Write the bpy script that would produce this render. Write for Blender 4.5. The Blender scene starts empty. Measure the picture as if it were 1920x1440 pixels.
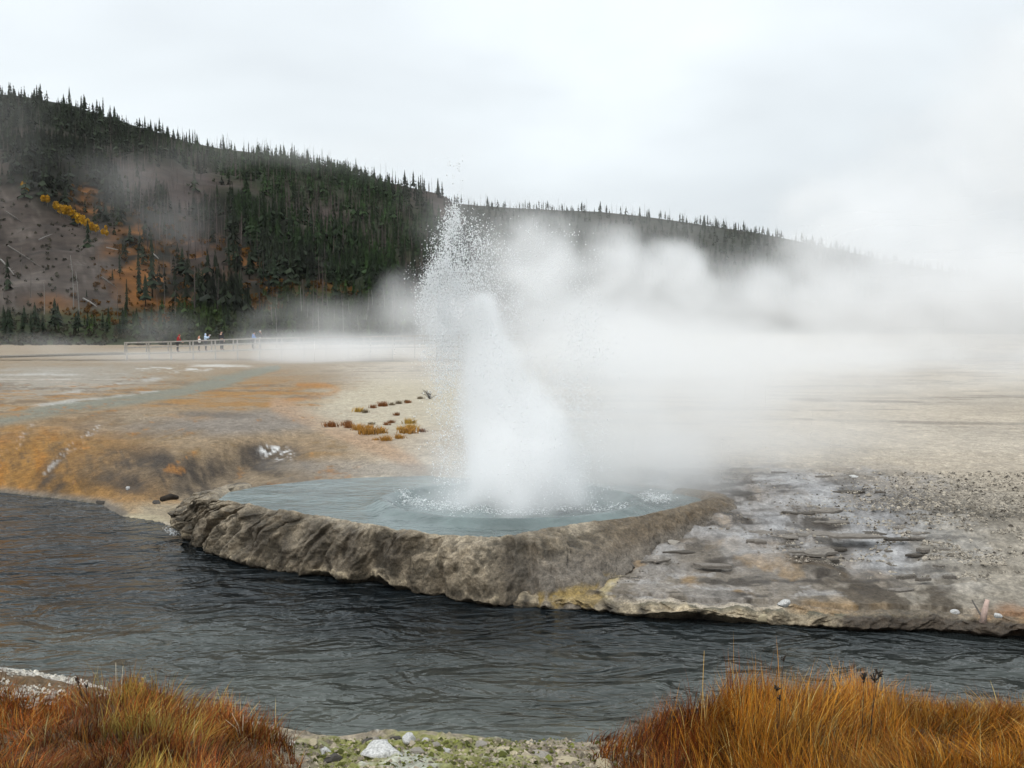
import bpy, math, random
import numpy as np
from mathutils import Vector, Matrix

SC = bpy.context.scene
COL = SC.collection
rng = np.random.default_rng(7)
random.seed(7)

# ------------------------------------------------------------------ camera
FPX, CX, CY = 1900.0, 960.0, 720.0            # focal length in photo pixels
PITCH = math.atan((720 - 612) / FPX)
CAMZ = 4.2
cam_d = bpy.data.cameras.new('camera')
cam_d.sensor_width = 36.0
cam_d.lens = 36.0 * FPX / 1920.0
cam_d.clip_end = 20000
cam = bpy.data.objects.new('camera', cam_d)
COL.objects.link(cam)
cam.location = (0, 0, CAMZ)
cam.rotation_euler = (math.pi / 2 - PITCH, 0, 0)
SC.camera = cam

# ------------------------------------------------------------------ world
world = bpy.data.worlds.new('World')
SC.world = world
world.use_nodes = True
wt = world.node_tree
wt.nodes.clear()
SUN_EL, SUN_AZ = math.radians(48), math.radians(-150)     # azimuth from +Y towards +X
w_out = wt.nodes.new('ShaderNodeOutputWorld')
w_bg = wt.nodes.new('ShaderNodeBackground')
w_bg.inputs['Strength'].default_value = 0.1
w_sky = wt.nodes.new('ShaderNodeTexSky')
w_sky.sky_type = 'NISHITA'
w_sky.sun_disc = False
w_sky.sun_elevation = SUN_EL
w_sky.sun_rotation = SUN_AZ
w_sky.air_density = 1.0
w_sky.dust_density = 4.0
w_tc = wt.nodes.new('ShaderNodeTexCoord')
w_map = wt.nodes.new('ShaderNodeMapping')
w_map.inputs['Scale'].default_value = (1.3, 1.3, 3.2)
w_map.inputs['Location'].default_value = (0.35, 0.1, 0.62)
w_n = wt.nodes.new('ShaderNodeTexNoise')
w_n.inputs['Scale'].default_value = 1.5
w_n.inputs['Detail'].default_value = 4.0
w_n.inputs['Roughness'].default_value = 0.45
w_n.inputs['Distortion'].default_value = 0.4
w_r = wt.nodes.new('ShaderNodeValToRGB')
w_r.color_ramp.elements[0].position = 0.30
w_r.color_ramp.elements[0].color = (6.5, 7.0, 7.4, 1)
w_r.color_ramp.elements[1].position = 0.66
w_r.color_ramp.elements[1].color = (9.3, 10.0, 10.4, 1)
w_mix = wt.nodes.new('ShaderNodeMix')
w_mix.data_type = 'RGBA'
w_mix.inputs[0].default_value = 0.97
wl = wt.links.new
wl(w_tc.outputs['Generated'], w_map.inputs['Vector'])
wl(w_map.outputs[0], w_n.inputs['Vector'])
wl(w_n.outputs['Fac'], w_r.inputs[0])
wl(w_sky.outputs[0], w_mix.inputs[6])
wl(w_r.outputs[0], w_mix.inputs[7])
w_sep = wt.nodes.new('ShaderNodeSeparateXYZ')
wl(w_tc.outputs['Generated'], w_sep.inputs[0])
w_el = wt.nodes.new('ShaderNodeMapRange')                 # an overcast sky is dimmer towards the horizon all round
w_el.inputs[1].default_value, w_el.inputs[2].default_value = 0.0, 1.0
w_el.inputs[3].default_value, w_el.inputs[4].default_value = 0.80, 1.70
wl(w_sep.outputs['Z'], w_el.inputs[0])
w_mul = wt.nodes.new('ShaderNodeMix')
w_mul.data_type = 'RGBA'
w_mul.blend_type = 'MULTIPLY'
w_mul.inputs[0].default_value = 1.0
wl(w_mix.outputs[2], w_mul.inputs[6])
wl(w_el.outputs[0], w_mul.inputs[7])
wl(w_mul.outputs[2], w_bg.inputs['Color'])
wl(w_bg.outputs[0], w_out.inputs['Surface'])

# ------------------------------------------------------------------ sun (overcast: weak and very soft)
sun_d = bpy.data.lights.new('sun', 'SUN')
sun_d.energy = 1.5
sun_d.angle = math.radians(30)
sun_d.color = (1.0, 0.98, 0.955)
sun = bpy.data.objects.new('sun', sun_d)
COL.objects.link(sun)
sun.rotation_euler = Vector((-math.sin(SUN_AZ) * math.cos(SUN_EL), -math.cos(SUN_AZ) * math.cos(SUN_EL),
                             -math.sin(SUN_EL))).to_track_quat('-Z', 'Y').to_euler()
sun.location = (40, 80, 120)

# ------------------------------------------------------------------ exposure and render settings
SC.view_settings.view_transform = 'Standard'
SC.view_settings.look = 'None'
SC.view_settings.gamma = 1.0
SC.view_settings.use_curve_mapping = False
SC.view_settings.exposure = 0.12
SC.render.engine = 'CYCLES'
cy = SC.cycles
cy.use_denoising = True
cy.max_bounces = 80
cy.diffuse_bounces = 6
cy.glossy_bounces = 3
cy.transmission_bounces = 3
cy.transparent_max_bounces = 8
cy.volume_bounces = 64
cy.volume_step_rate = 1.0
cy.volume_max_steps = 256
cy.use_adaptive_sampling = True
cy.adaptive_threshold = 0.02
cy.caustics_reflective = False
cy.caustics_refractive = False

# ------------------------------------------------------------------ helpers: rays through the photograph
cp, sp = math.cos(PITCH), math.sin(PITCH)


def ray(px, py):
    u = (np.asarray(px, float) - CX) / FPX
    v = (CY - np.asarray(py, float)) / FPX
    return np.stack([u, cp + v * sp, -sp + v * cp], -1)


def at_z(px, py, z):
    r = ray(px, py)
    t = (np.asarray(z, float) - CAMZ) / r[..., 2]
    return np.stack([r[..., 0] * t, r[..., 1] * t, np.zeros_like(t) + z], -1)


def at_y(px, py, y):
    r = ray(px, py)
    t = np.asarray(y, float) / r[..., 1]
    return np.stack([r[..., 0] * t, r[..., 1] * t, CAMZ + r[..., 2] * t], -1)


def project(P):
    P = np.asarray(P, float)
    x, y, z = P[..., 0], P[..., 1], P[..., 2] - CAMZ
    d = np.maximum(y * cp - z * sp, 1e-3)
    return CX + FPX * x / d, CY - FPX * (y * sp + z * cp) / d


# ------------------------------------------------------------------ helpers: noise
def _hash(ix, iy, iz, seed):
    h = (ix.astype(np.uint32) * np.uint32(374761393) + iy.astype(np.uint32) * np.uint32(668265263)
         + iz.astype(np.uint32) * np.uint32(2246822519) + np.uint32(seed * 3266489917 & 0xffffffff))
    h = (h ^ (h >> np.uint32(13))) * np.uint32(1274126177)
    h = h ^ (h >> np.uint32(16))
    return h.astype(np.float32) / np.float32(4294967295.0)


def vnoise(x, y, z=None, seed=0):
    x = np.asarray(x, np.float32)
    y = np.asarray(y, np.float32)
    x0, y0 = np.floor(x), np.floor(y)
    fx, fy = x - x0, y - y0
    fx = fx * fx * (3 - 2 * fx)
    fy = fy * fy * (3 - 2 * fy)
    ix, iy = x0.astype(np.int64), y0.astype(np.int64)

    def plane(iz):
        a, b = _hash(ix, iy, iz, seed), _hash(ix + 1, iy, iz, seed)
        c, d = _hash(ix, iy + 1, iz, seed), _hash(ix + 1, iy + 1, iz, seed)
        return (a + (b - a) * fx) * (1 - fy) + (c + (d - c) * fx) * fy
    if z is None:
        return plane(np.zeros_like(ix)) * 2 - 1
    z = np.asarray(z, np.float32)
    z0 = np.floor(z)
    fz = z - z0
    fz = fz * fz * (3 - 2 * fz)
    iz = z0.astype(np.int64)
    return (plane(iz) * (1 - fz) + plane(iz + 1) * fz) * 2 - 1


def fbm(x, y, z=None, seed=0, oct=4, gain=0.5, lac=2.03):
    s, a, t = 0.0, 1.0, 0.0
    for k in range(oct):
        s = s + a * vnoise(x, y, z, seed + 17 * k)
        t += a
        a *= gain
        x, y = x * lac + 3.7, y * lac - 1.3
        if z is not None:
            z = z * lac + 5.1
    return s / t


def sstep(a, b, x):
    t = np.clip((np.asarray(x, float) - a) / (b - a), 0, 1)
    return t * t * (3 - 2 * t)


def lerp(a, b, t):
    return a + (b - a) * t


# ------------------------------------------------------------------ helpers: objects
def tag(o, label=None, cat=None, group=None, kind=None):
    if label:
        o['label'] = label
    if cat:
        o['category'] = cat
    if group:
        o['group'] = group
    if kind:
        o['kind'] = kind
    return o


def make_mesh(name, V, F, mats=(), col=None, smooth=True, midx=None, extra=None):
    """V (n,3), F (m,k) one polygon size, col (n,3|4) -> point colour 'col', extra {name: (n,)}"""
    V = np.asarray(V, np.float32)
    me = bpy.data.meshes.new(name)
    me.vertices.add(len(V))
    me.vertices.foreach_set('co', V.ravel())
    groups = F if isinstance(F, list) and np.ndim(F[0]) == 2 else [F]
    groups = [np.asarray(f, np.int32) for f in groups if len(f)]
    nl = sum(f.size for f in groups)
    me.loops.add(nl)
    me.loops.foreach_set('vertex_index', np.concatenate([f.ravel() for f in groups]))
    npoly = sum(len(f) for f in groups)
    me.polygons.add(npoly)
    st, off = [], 0
    for f in groups:
        st.append(off + np.arange(len(f)) * f.shape[1])
        off += f.size
    me.polygons.foreach_set('loop_start', np.concatenate(st).astype(np.int32))
    if midx is not None:
        me.polygons.foreach_set('material_index', np.asarray(midx, np.int32))
    me.update(calc_edges=True)
    me.polygons.foreach_set('use_smooth', np.full(npoly, smooth, bool))
    if col is not None:
        c = np.ones((len(V), 4), np.float32)
        c[:, :col.shape[1]] = col
        a = me.attributes.new('col', 'FLOAT_COLOR', 'POINT')
        a.data.foreach_set('color', c.ravel())
    for k, v in (extra or {}).items():
        a = me.attributes.new(k, 'FLOAT', 'POINT')
        a.data.foreach_set('value', np.asarray(v, np.float32).ravel())
    for m in mats:
        me.materials.append(m)
    return me


def obj(name, me, parent=None, loc=None, rz=0.0, s=None):
    o = bpy.data.objects.new(name, me)
    COL.objects.link(o)
    if parent is not None:
        o.parent = parent
    if loc is not None:
        o.location = [float(c) for c in loc]
    if rz:
        o.rotation_euler = (0, 0, rz)
    if s is not None:
        o.scale = (s, s, s) if np.isscalar(s) else s
    return o


def grid_faces(nr, nc, wrap=False):
    r = np.arange(nr - 1)[:, None]
    c = np.arange(nc if wrap else nc - 1)[None, :]
    c2 = (c + 1) % nc
    return np.stack([r * nc + c, r * nc + c2, (r + 1) * nc + c2, (r + 1) * nc + c], -1).reshape(-1, 4)


def tube(path, radii, n=8, cap=True):
    """closed tube along a path; returns V, list of faces (quads, tris)"""
    path = np.asarray(path, float)
    radii = np.asarray(radii, float)
    k = len(path)
    tg = np.gradient(path, axis=0)
    tg /= np.linalg.norm(tg, axis=1)[:, None] + 1e-9
    ref = np.array([0.31, 0.95, 0.05]) if abs(tg[:, 2]).mean() > 0.6 else np.array([0.0, 0.0, 1.0])
    a = np.cross(tg, ref)
    a /= np.linalg.norm(a, axis=1)[:, None] + 1e-9
    b = np.cross(tg, a)
    th = np.arange(n) / n * 2 * math.pi
    V = path[:, None] + radii[:, None, None] * (a[:, None] * np.cos(th)[None, :, None] + b[:, None] * np.sin(th)[None, :, None])
    V = V.reshape(-1, 3)
    Q = grid_faces(k, n, True)
    T = np.zeros((0, 3), int)
    if cap:
        V = np.vstack([V, path[0], path[-1]])
        i = np.arange(n)
        T = np.vstack([np.stack([np.full(n, k * n), (i + 1) % n, i], -1),
                       np.stack([np.full(n, k * n + 1), (k - 1) * n + i, (k - 1) * n + (i + 1) % n], -1)])
    return V, Q, T


class MB:
    """collects pieces into one mesh"""
    def __init__(self):
        self.V, self.Q, self.T, self.C, self.n = [], [], [], [], 0

    def add(self, V, Q=None, T=None, col=None):
        V = np.asarray(V, float).reshape(-1, 3)
        self.V.append(V)
        if Q is not None and len(Q):
            self.Q.append(np.asarray(Q) + self.n)
        if T is not None and len(T):
            self.T.append(np.asarray(T) + self.n)
        self.C.append(np.tile(np.asarray(col if col is not None else (1, 1, 1), float), (len(V), 1)) if np.ndim(col) < 2 else col)
        self.n += len(V)

    def tube(self, path, radii, n=8, col=None):
        V, Q, T = tube(path, radii, n)
        self.add(V, Q, T, col)

    def box(self, c, s, rz=0.0, col=None):
        x, y, z = np.array(s) / 2
        V = np.array([(-x, -y, -z), (x, -y, -z), (x, y, -z), (-x, y, -z), (-x, -y, z), (x, -y, z), (x, y, z), (-x, y, z)])
        cr, sr = math.cos(rz), math.sin(rz)
        V = V @ np.array([[cr, sr, 0], [-sr, cr, 0], [0, 0, 1]]) + np.array(c)
        self.add(V, [(3, 2, 1, 0), (4, 5, 6, 7), (0, 1, 5, 4), (1, 2, 6, 5), (2, 3, 7, 6), (3, 0, 4, 7)], None, col)

    def mesh(self, name, mats, smooth=True, withcol=True):
        V = np.vstack(self.V)
        F = ([np.vstack(self.Q)] if self.Q else []) + ([np.vstack(self.T)] if self.T else [])
        return make_mesh(name, V, F, mats, np.vstack(self.C) if withcol else None, smooth)


# ------------------------------------------------------------------ materials
def new_mat(name):
    m = bpy.data.materials.new(name)
    m.use_nodes = True
    nt = m.node_tree
    b = nt.nodes['Principled BSDF']
    return m, nt, b


def noise_node(nt, scale, detail=4, rough=0.55, vec=None, dist=0.0):
    n = nt.nodes.new('ShaderNodeTexNoise')
    n.inputs['Scale'].default_value = scale
    n.inputs['Detail'].default_value = detail
    n.inputs['Roughness'].default_value = rough
    n.inputs['Distortion'].default_value = dist
    if vec is not None:
        nt.links.new(vec, n.inputs['Vector'])
    return n


def obj_coord(nt):
    t = nt.nodes.new('ShaderNodeTexCoord')
    return t.outputs['Object']


def mrange(nt, src, a, b, c, d):
    r = nt.nodes.new('ShaderNodeMapRange')
    r.inputs[1].default_value, r.inputs[2].default_value = a, b
    r.inputs[3].default_value, r.inputs[4].default_value = c, d
    nt.links.new(src, r.inputs[0])
    return r.outputs[0]


def mixcol(nt, blend, fac, a, b):
    m = nt.nodes.new('ShaderNodeMix')
    m.data_type = 'RGBA'
    m.blend_type = blend
    for s, v in ((m.inputs[0], fac), (m.inputs[6], a), (m.inputs[7], b)):
        if hasattr(v, 'links') or hasattr(v, 'is_linked'):
            nt.links.new(v, s)
        else:
            s.default_value = v if np.isscalar(v) else (*v, 1)[:4]
    return m.outputs[2]


def bump(nt, b, h, strength, dist, prev=None):
    n = nt.nodes.new('ShaderNodeBump')
    n.inputs['Strength'].default_value = strength
    n.inputs['Distance'].default_value = dist
    nt.links.new(h, n.inputs['Height'])
    if prev is not None:
        nt.links.new(prev, n.inputs['Normal'])
    nt.links.new(n.outputs[0], b.inputs['Normal'])
    return n.outputs[0]


def simple_mat(name, c, var=0.25, scale=8.0, rough=0.85, spec=0.3, bmp=0.3, bd=0.01):
    m, nt, b = new_mat(name)
    v = obj_coord(nt)
    n = noise_node(nt, scale, 5, 0.6, v)
    f = mrange(nt, n.outputs['Fac'], 0.25, 0.75, 1 - var, 1 + var)
    nt.links.new(mixcol(nt, 'MULTIPLY', 1.0, c, f), b.inputs['Base Color'])
    b.inputs['Roughness'].default_value = rough
    b.inputs['Specular IOR Level'].default_value = spec
    if bmp:
        bump(nt, b, n.outputs['Fac'], bmp, bd)
    return m


def attr_mat(name, var=0.2, scale=10.0, rough=0.9, spec=0.2, trans=0.0, bmp=0.0, bd=0.01, wet=False, grain=0.0):
    m, nt, b = new_mat(name)
    a = nt.nodes.new('ShaderNodeAttribute')
    a.attribute_name = 'col'
    c = a.outputs['Color']
    v = obj_coord(nt)
    n = noise_node(nt, scale, 6, 0.62, v)
    f = mrange(nt, n.outputs['Fac'], 0.28, 0.72, 1 - var, 1 + var)
    c = mixcol(nt, 'MULTIPLY', 1.0, c, f)
    if grain:
        g1 = noise_node(nt, scale * 6.0, 5, 0.7, v)
        g2 = noise_node(nt, scale * 2.2, 4, 0.65, v, 0.6)
        c = mixcol(nt, 'MULTIPLY', 1.0, c, mrange(nt, g1.outputs['Fac'], 0.3, 0.7, 1 - grain, 1 + grain))
        c = mixcol(nt, 'MULTIPLY', 1.0, c, mrange(nt, g2.outputs['Fac'], 0.35, 0.65, 1 - 0.7 * grain, 1 + 0.5 * grain))
    nt.links.new(c, b.inputs['Base Color'])
    b.inputs['Roughness'].default_value = rough
    b.inputs['Specular IOR Level'].default_value = spec
    if wet:
        w = nt.nodes.new('ShaderNodeAttribute')
        w.attribute_name = 'wet'
        nt.links.new(mrange(nt, w.outputs['Fac'], 0, 1, rough, 0.28), b.inputs['Roughness'])
        nt.links.new(mrange(nt, w.outputs['Fac'], 0, 1, spec, 0.5), b.inputs['Specular IOR Level'])
    if bmp:
        n2 = noise_node(nt, scale * 2.7, 5, 0.65, v)
        bump(nt, b, n2.outputs['Fac'], bmp, bd)
    if trans:
        b.inputs['Subsurface Weight'].default_value = 0.0
    return m


M_GROUND = attr_mat('ground_crust', 0.22, 4.0, 0.9, 0.25, bmp=0.8, bd=0.05, wet=True, grain=0.34)
M_RIM = attr_mat('wet_sinter', 0.35, 6.0, 0.7, 0.35, bmp=1.0, bd=0.05, grain=0.45)
M_HILL = attr_mat('hill_soil', 0.5, 0.16, 0.95, 0.1)
M_GRASS = attr_mat('dry_grass', 0.15, 3.0, 0.75, 0.2)
M_LEAF = attr_mat('foliage', 0.3, 0.4, 0.85, 0.15)
M_WOOD = simple_mat('weathered_wood', (0.30, 0.28, 0.25), 0.25, 6.0, 0.85, 0.2)
M_SNAG = simple_mat('dead_wood', (0.10, 0.09, 0.08), 0.35, 1.2, 0.9, 0.1, bmp=0)
M_PALESNAG = simple_mat('bleached_wood', (0.20, 0.19, 0.175), 0.3, 1.2, 0.9, 0.1, bmp=0)
M_BARK = simple_mat('dark_bark', (0.035, 0.028, 0.022), 0.35, 2.0, 0.95, 0.1, bmp=0)
M_STONE = simple_mat('grey_sinter_stone', (0.30, 0.27, 0.23), 0.4, 9.0, 0.85, 0.3, 0.8, 0.03)
M_WHITESTONE = simple_mat('white_sinter_stone', (0.50, 0.49, 0.47), 0.6, 7.0, 0.8, 0.3, 0.8, 0.03)
M_DARKSTONE = simple_mat('dark_sinter_stone', (0.075, 0.065, 0.055), 0.4, 12.0, 0.8, 0.35, 0.8, 0.03)
M_TANSTONE = simple_mat('tan_sinter_stone', (0.46, 0.39, 0.26), 0.35, 12.0, 0.85, 0.3, 0.8, 0.03)


def mossy_mat():
    m, nt, b = new_mat('mossy_stone')
    v = obj_coord(nt)
    n = noise_node(nt, 3.5, 6, 0.6, v)
    n2 = noise_node(nt, 16, 5, 0.6, v)
    r = nt.nodes.new('ShaderNodeValToRGB')
    r.color_ramp.elements[0].position, r.color_ramp.elements[1].position = 0.42, 0.58
    r.color_ramp.elements[0].color = (0.16, 0.19, 0.03, 1)
    r.color_ramp.elements[1].color = (0.44, 0.41, 0.36, 1)
    nt.links.new(n.outputs['Fac'], r.inputs[0])
    f = mrange(nt, n2.outputs['Fac'], 0.3, 0.7, 0.6, 1.3)
    nt.links.new(mixcol(nt, 'MULTIPLY', 1.0, r.outputs[0], f), b.inputs['Base Color'])
    b.inputs['Roughness'].default_value = 0.85
    bump(nt, b, n2.outputs['Fac'], 0.8, 0.03)
    return m


M_MOSS = mossy_mat()


def water_mat(name, c, c2, sx, strengths, rough, spec):
    """dark or milky water: body colour mottled, bump from several ripple scales"""
    m, nt, b = new_mat(name)
    v = obj_coord(nt)
    mp = nt.nodes.new('ShaderNodeMapping')
    mp.inputs['Scale'].default_value = sx
    mp.inputs['Rotation'].default_value = (0, 0, math.radians(-14))
    nt.links.new(v, mp.inputs['Vector'])
    a = nt.nodes.new('ShaderNodeAttribute')
    a.attribute_name = 'shoal'
    n0 = noise_node(nt, 0.45, 4, 0.6, mp.outputs[0])
    f = mrange(nt, n0.outputs['Fac'], 0.3, 0.7, 0.6, 1.4)
    base = mixcol(nt, 'MIX', a.outputs['Fac'], c, c2)
    nt.links.new(mixcol(nt, 'MULTIPLY', 1.0, base, f), b.inputs['Base Color'])
    b.inputs['Roughness'].default_value = rough
    b.inputs['IOR'].default_value = 1.333
    b.inputs['Specular IOR Level'].default_value = spec
    prev = None
    for sc, st, d, dist in strengths:
        n = noise_node(nt, sc, 3, 0.55, mp.outputs[0], dist)
        prev = bump(nt, b, n.outputs['Fac'], st, d, prev)
    return m


M_RIVER = water_mat('river_water', (0.008, 0.0105, 0.012), (0.085, 0.092, 0.080), (0.75, 1.25, 1.0),
                    [(0.9, 1.0, 0.60, 0.8), (2.4, 0.9, 0.18, 0.7), (6.5, 0.6, 0.04, 0.3)], 0.09, 0.35)
M_RIVER.node_tree.nodes['Principled BSDF'].inputs['Specular Tint'].default_value = (0.86, 0.95, 1.0, 1)
M_POOL = water_mat('pool_water', (0.115, 0.145, 0.140), (0.20, 0.235, 0.235), (1.0, 1.5, 1.0),
                   [(1.6, 0.5, 0.14, 0.3), (5.0, 0.6, 0.045, 0.2), (14.0, 0.5, 0.015, 0)], 0.10, 0.5)

# droplets and foam: bright aerated water
M_SPRAY, _nt, _b = new_mat('aerated_water')
_d, _t, _m = _nt.nodes.new('ShaderNodeBsdfDiffuse'), _nt.nodes.new('ShaderNodeBsdfTranslucent'), _nt.nodes.new('ShaderNodeMixShader')
for _q in (_d, _t):
    _q.inputs['Color'].default_value = (0.97, 0.98, 0.985, 1)
_m.inputs[0].default_value = 0.45
_nt.links.new(_d.outputs[0], _m.inputs[1])
_nt.links.new(_t.outputs[0], _m.inputs[2])
_nt.links.new(_m.outputs[0], _nt.nodes['Material Output'].inputs['Surface'])
_nt.nodes.remove(_b)


def vol_mat(name, dens, aniso=0.25, col=(0.995, 0.996, 0.998)):
    m = bpy.data.materials.new(name)
    m.use_nodes = True
    nt = m.node_tree
    nt.nodes.clear()
    out = nt.nodes.new('ShaderNodeOutputMaterial')
    pv = nt.nodes.new('ShaderNodeVolumePrincipled')
    pv.inputs['Color'].default_value = (*col, 1)
    pv.inputs['Density'].default_value = dens
    pv.inputs['Anisotropy'].default_value = aniso
    nt.links.new(pv.outputs[0], out.inputs['Volume'])
    return m


# ================================================================== THE LAND
# far waterline of the river (photo pixels on the plane z = 0, then metres)
FAR_PX = [(-700, 870), (-300, 898), (0, 924), (60, 930), (130, 938), (190, 946), (225, 968), (300, 979), (350, 1000), (385, 1028),
          (440, 1042), (490, 1055), (545, 1068), (600, 1076), (660, 1082), (720, 1090), (800, 1103), (860, 1118),
          (920, 1127), (980, 1131), (1050, 1137), (1130, 1145), (1160, 1150), (1230, 1156), (1310, 1165), (1400, 1167), (1480, 1168),
          (1540, 1174), (1600, 1179), (1680, 1178), (1750, 1180), (1840, 1188), (1920, 1194), (2150, 1206), (2500, 1222), (3200, 1240)]
NEAR_PX = [(-900, 1215), (-200, 1250), (0, 1264), (110, 1280), (215, 1303), (330, 1330), (450, 1368), (560, 1384), (640, 1386), (700, 1384),
           (790, 1379), (870, 1392), (950, 1398), (1000, 1405), (1100, 1414), (1250, 1392), (1400, 1380), (1650, 1372), (1920, 1380), (2300, 1390), (3200, 1400)]
far_w = np.array([at_z(x, y, 0.0)[:2] for x, y in FAR_PX])
near_w = np.array([at_z(x, y, 0.0)[:2] for x, y in NEAR_PX])
POOL_PX = [(418, 938), (470, 950), (540, 962), (640, 975), (720, 990), (830, 1001), (920, 1004), (1000, 995), (1080, 983), (1180, 972), (1270, 956),
           (1335, 938), (1345, 930), (1290, 922), (1215, 914), (1100, 905), (950, 898), (800, 894), (700, 896), (600, 902), (510, 911), (440, 924)]
POOL_Z = 0.85
pool_w = np.array([at_z(x, y, POOL_Z)[:2] for x, y in POOL_PX])


def seg_dist(P, line, closed=False):
    L = np.vstack([line, line[:1]]) if closed else line
    best = np.full(P.shape[0], 1e9)
    for a, b in zip(L[:-1], L[1:]):
        ab = b - a
        t = np.clip(((P - a) @ ab) / (ab @ ab), 0, 1)
        q = P - a - t[:, None] * ab
        best = np.minimum(best, (q * q).sum(1))
    return np.sqrt(best)


def in_poly(P, poly):
    x, y = P[:, 0], P[:, 1]
    ins = np.zeros(len(P), bool)
    n = len(poly)
    for i in range(n):
        x1, y1 = poly[i]
        x2, y2 = poly[(i + 1) % n]
        c = ((y1 > y) != (y2 > y))
        xi = (x2 - x1) * (y - y1) / (y2 - y1 + 1e-12) + x1
        ins ^= c & (x < xi)
    return ins


def land(x, y):
    """ground height, distance to the far waterline, to the near one (positive on land), to the pool (negative inside)"""
    P = np.stack([np.ravel(x), np.ravel(y)], -1)
    df = seg_dist(P, far_w) * np.where(P[:, 1] > np.interp(P[:, 0], far_w[:, 0], far_w[:, 1]), 1, -1)
    dn = seg_dist(P, near_w) * np.where(P[:, 1] < np.interp(P[:, 0], near_w[:, 0], near_w[:, 1]), 1, -1)
    dp = seg_dist(P, pool_w, True) * np.where(in_poly(P, pool_w), -1, 1)
    X, Y = P[:, 0], P[:, 1]
    # far side: mound on the left, terrace on the right
    plain = 1.08 + 0.10 * fbm(X * 0.05, Y * 0.05, seed=3, oct=3) * sstep(0, 20, df) - 0.05 * sstep(30, 90, Y)
    mound = 1.32 * (1 - np.exp(-np.maximum(df, 0) / 2.3)) * (1 + 0.06 * fbm(X * 0.5, Y * 0.5, seed=5))
    mound = lerp(mound, plain, sstep(7, 22, df))
    beach = lerp(0.02, plain, sstep(0.0, 7.5, df) ** 1.2)
    terr = 0.20 + 0.125 * np.maximum(df, 0)
    terr = np.minimum(terr, plain) - 0.12 * np.exp(-np.maximum(df - 0.25, 0) / 0.12) * 0
    terr = np.where(df < 0.30, -0.25, terr)
    wl = sstep(-8.2, -9.8, X - 0.35 * (Y - 22))       # mound
    wr = sstep(-6.6, -4.6, X + 0.12 * (Y - 20))       # terrace
    zf = lerp(lerp(beach, mound, wl), terr, wr)
    # terrace steps and crust relief
    step = fbm(X * 0.9, Y * 1.1, seed=11, oct=4)
    zf = zf + wr * sstep(0.4, 1.2, df) * sstep(35, 18, Y) * (0.06 * step + 0.03 * np.tanh(6 * fbm(X * 1.3, Y * 2.6, seed=13, oct=4, gain=.6)) + 0.03 * fbm(X * 5, Y * 5, seed=15, oct=3))
    zf = zf + 0.05 * wl * sstep(0.1, 1, df) * fbm(X * 2.0, Y * 1.2, seed=14, oct=4)
    # pool basin
    lv = POOL_Z - 0.06
    zf = np.where(dp < 0.9, lerp(np.minimum(zf, lv + 0.10), zf, sstep(0.15, 0.9, dp)), zf)
    zf = lerp(zf, POOL_Z - 0.5, sstep(0.05, -0.35, dp))
    # hidden ground under the sinter wall in front of the pool stays low
    front = sstep(0.25, 0.0, df - 1.15) * wr * sstep(1.6, 0.6, X) * sstep(0.0, 0.15, dp)
    zf = lerp(zf, np.minimum(zf, -0.1), front)
    # near bank
    zn = 0.06 + 0.36 * (1 - np.exp(-np.maximum(dn, 0) / 0.9)) + 0.05 * fbm(X * 2.2, Y * 2.2, seed=21, oct=4)
    crust = np.tanh(5 * fbm(X * 2.6, Y * 3.4, seed=23, oct=4, gain=.6)) * 0.045 + 0.03 * fbm(X * 9, Y * 9, seed=24, oct=3)
    zn = zn + crust * sstep(0.0, 0.2, dn)
    zn = zn + 0.22 * sstep(0.3, 1.4, dn) * sstep(1.0, 2.4, X) + 0.18 * sstep(0.2, 1.3, dn) * sstep(-1.6, -2.6, X)
    zn = zn + 0.1 * np.maximum(dn - 1.5, 0)
    bed = -0.06 - 0.5 * sstep(0, 1.2, np.minimum(-df, -dn))
    z = np.where(df > 0, zf, np.where(dn > 0, zn, bed))
    return z, df, dn, dp


def ground_z(x, y):
    return land(np.atleast_1d(np.asarray(x, float)), np.atleast_1d(np.asarray(y, float)))[0]


def on_ground(px, py, z0=1.0):
    """point of the ground seen at a photo pixel"""
    z = z0
    for _ in range(6):
        p = at_z(px, py, z)
        z = float(ground_z(p[0], p[1])[0])
    return at_z(px, py, z)


# ---------------------------------------------------------------- colours of the ground
def blob(px, py, cx, cy, rx, ry, rot=0.0, soft=0.45, nz=None):
    c, s = math.cos(math.radians(rot)), math.sin(math.radians(rot))
    dx, dy = px - cx, py - cy
    u, v = (dx * c + dy * s) / rx, (-dx * s + dy * c) / ry
    d = np.sqrt(u * u + v * v)
    if nz is not None:
        d = d + nz
    return 1 - sstep(1 - soft, 1 + soft, d)


def stroke(px, py, pts, w, soft=0.6, nz=None):
    P = np.stack([px, py], -1)
    L = np.array(pts, float)
    best = np.full(len(P), 1e9)
    wid = np.array(w, float) if not np.isscalar(w) else np.full(len(L), w)
    for i in range(len(L) - 1):
        a, b = L[i], L[i + 1]
        ab = b - a
        t = np.clip(((P - a) @ ab) / (ab @ ab), 0, 1)
        q = P - a - t[:, None] * ab
        best = np.minimum(best, np.hypot(q[:, 0], q[:, 1]) / lerp(wid[i], wid[i + 1], t))
    if nz is not None:
        best = best + nz
    return 1 - sstep(1 - soft, 1 + soft, best)


def paint(c, col, m):
    return c + (np.asarray(col) - c) * np.clip(m, 0, 1)[:, None]


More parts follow.
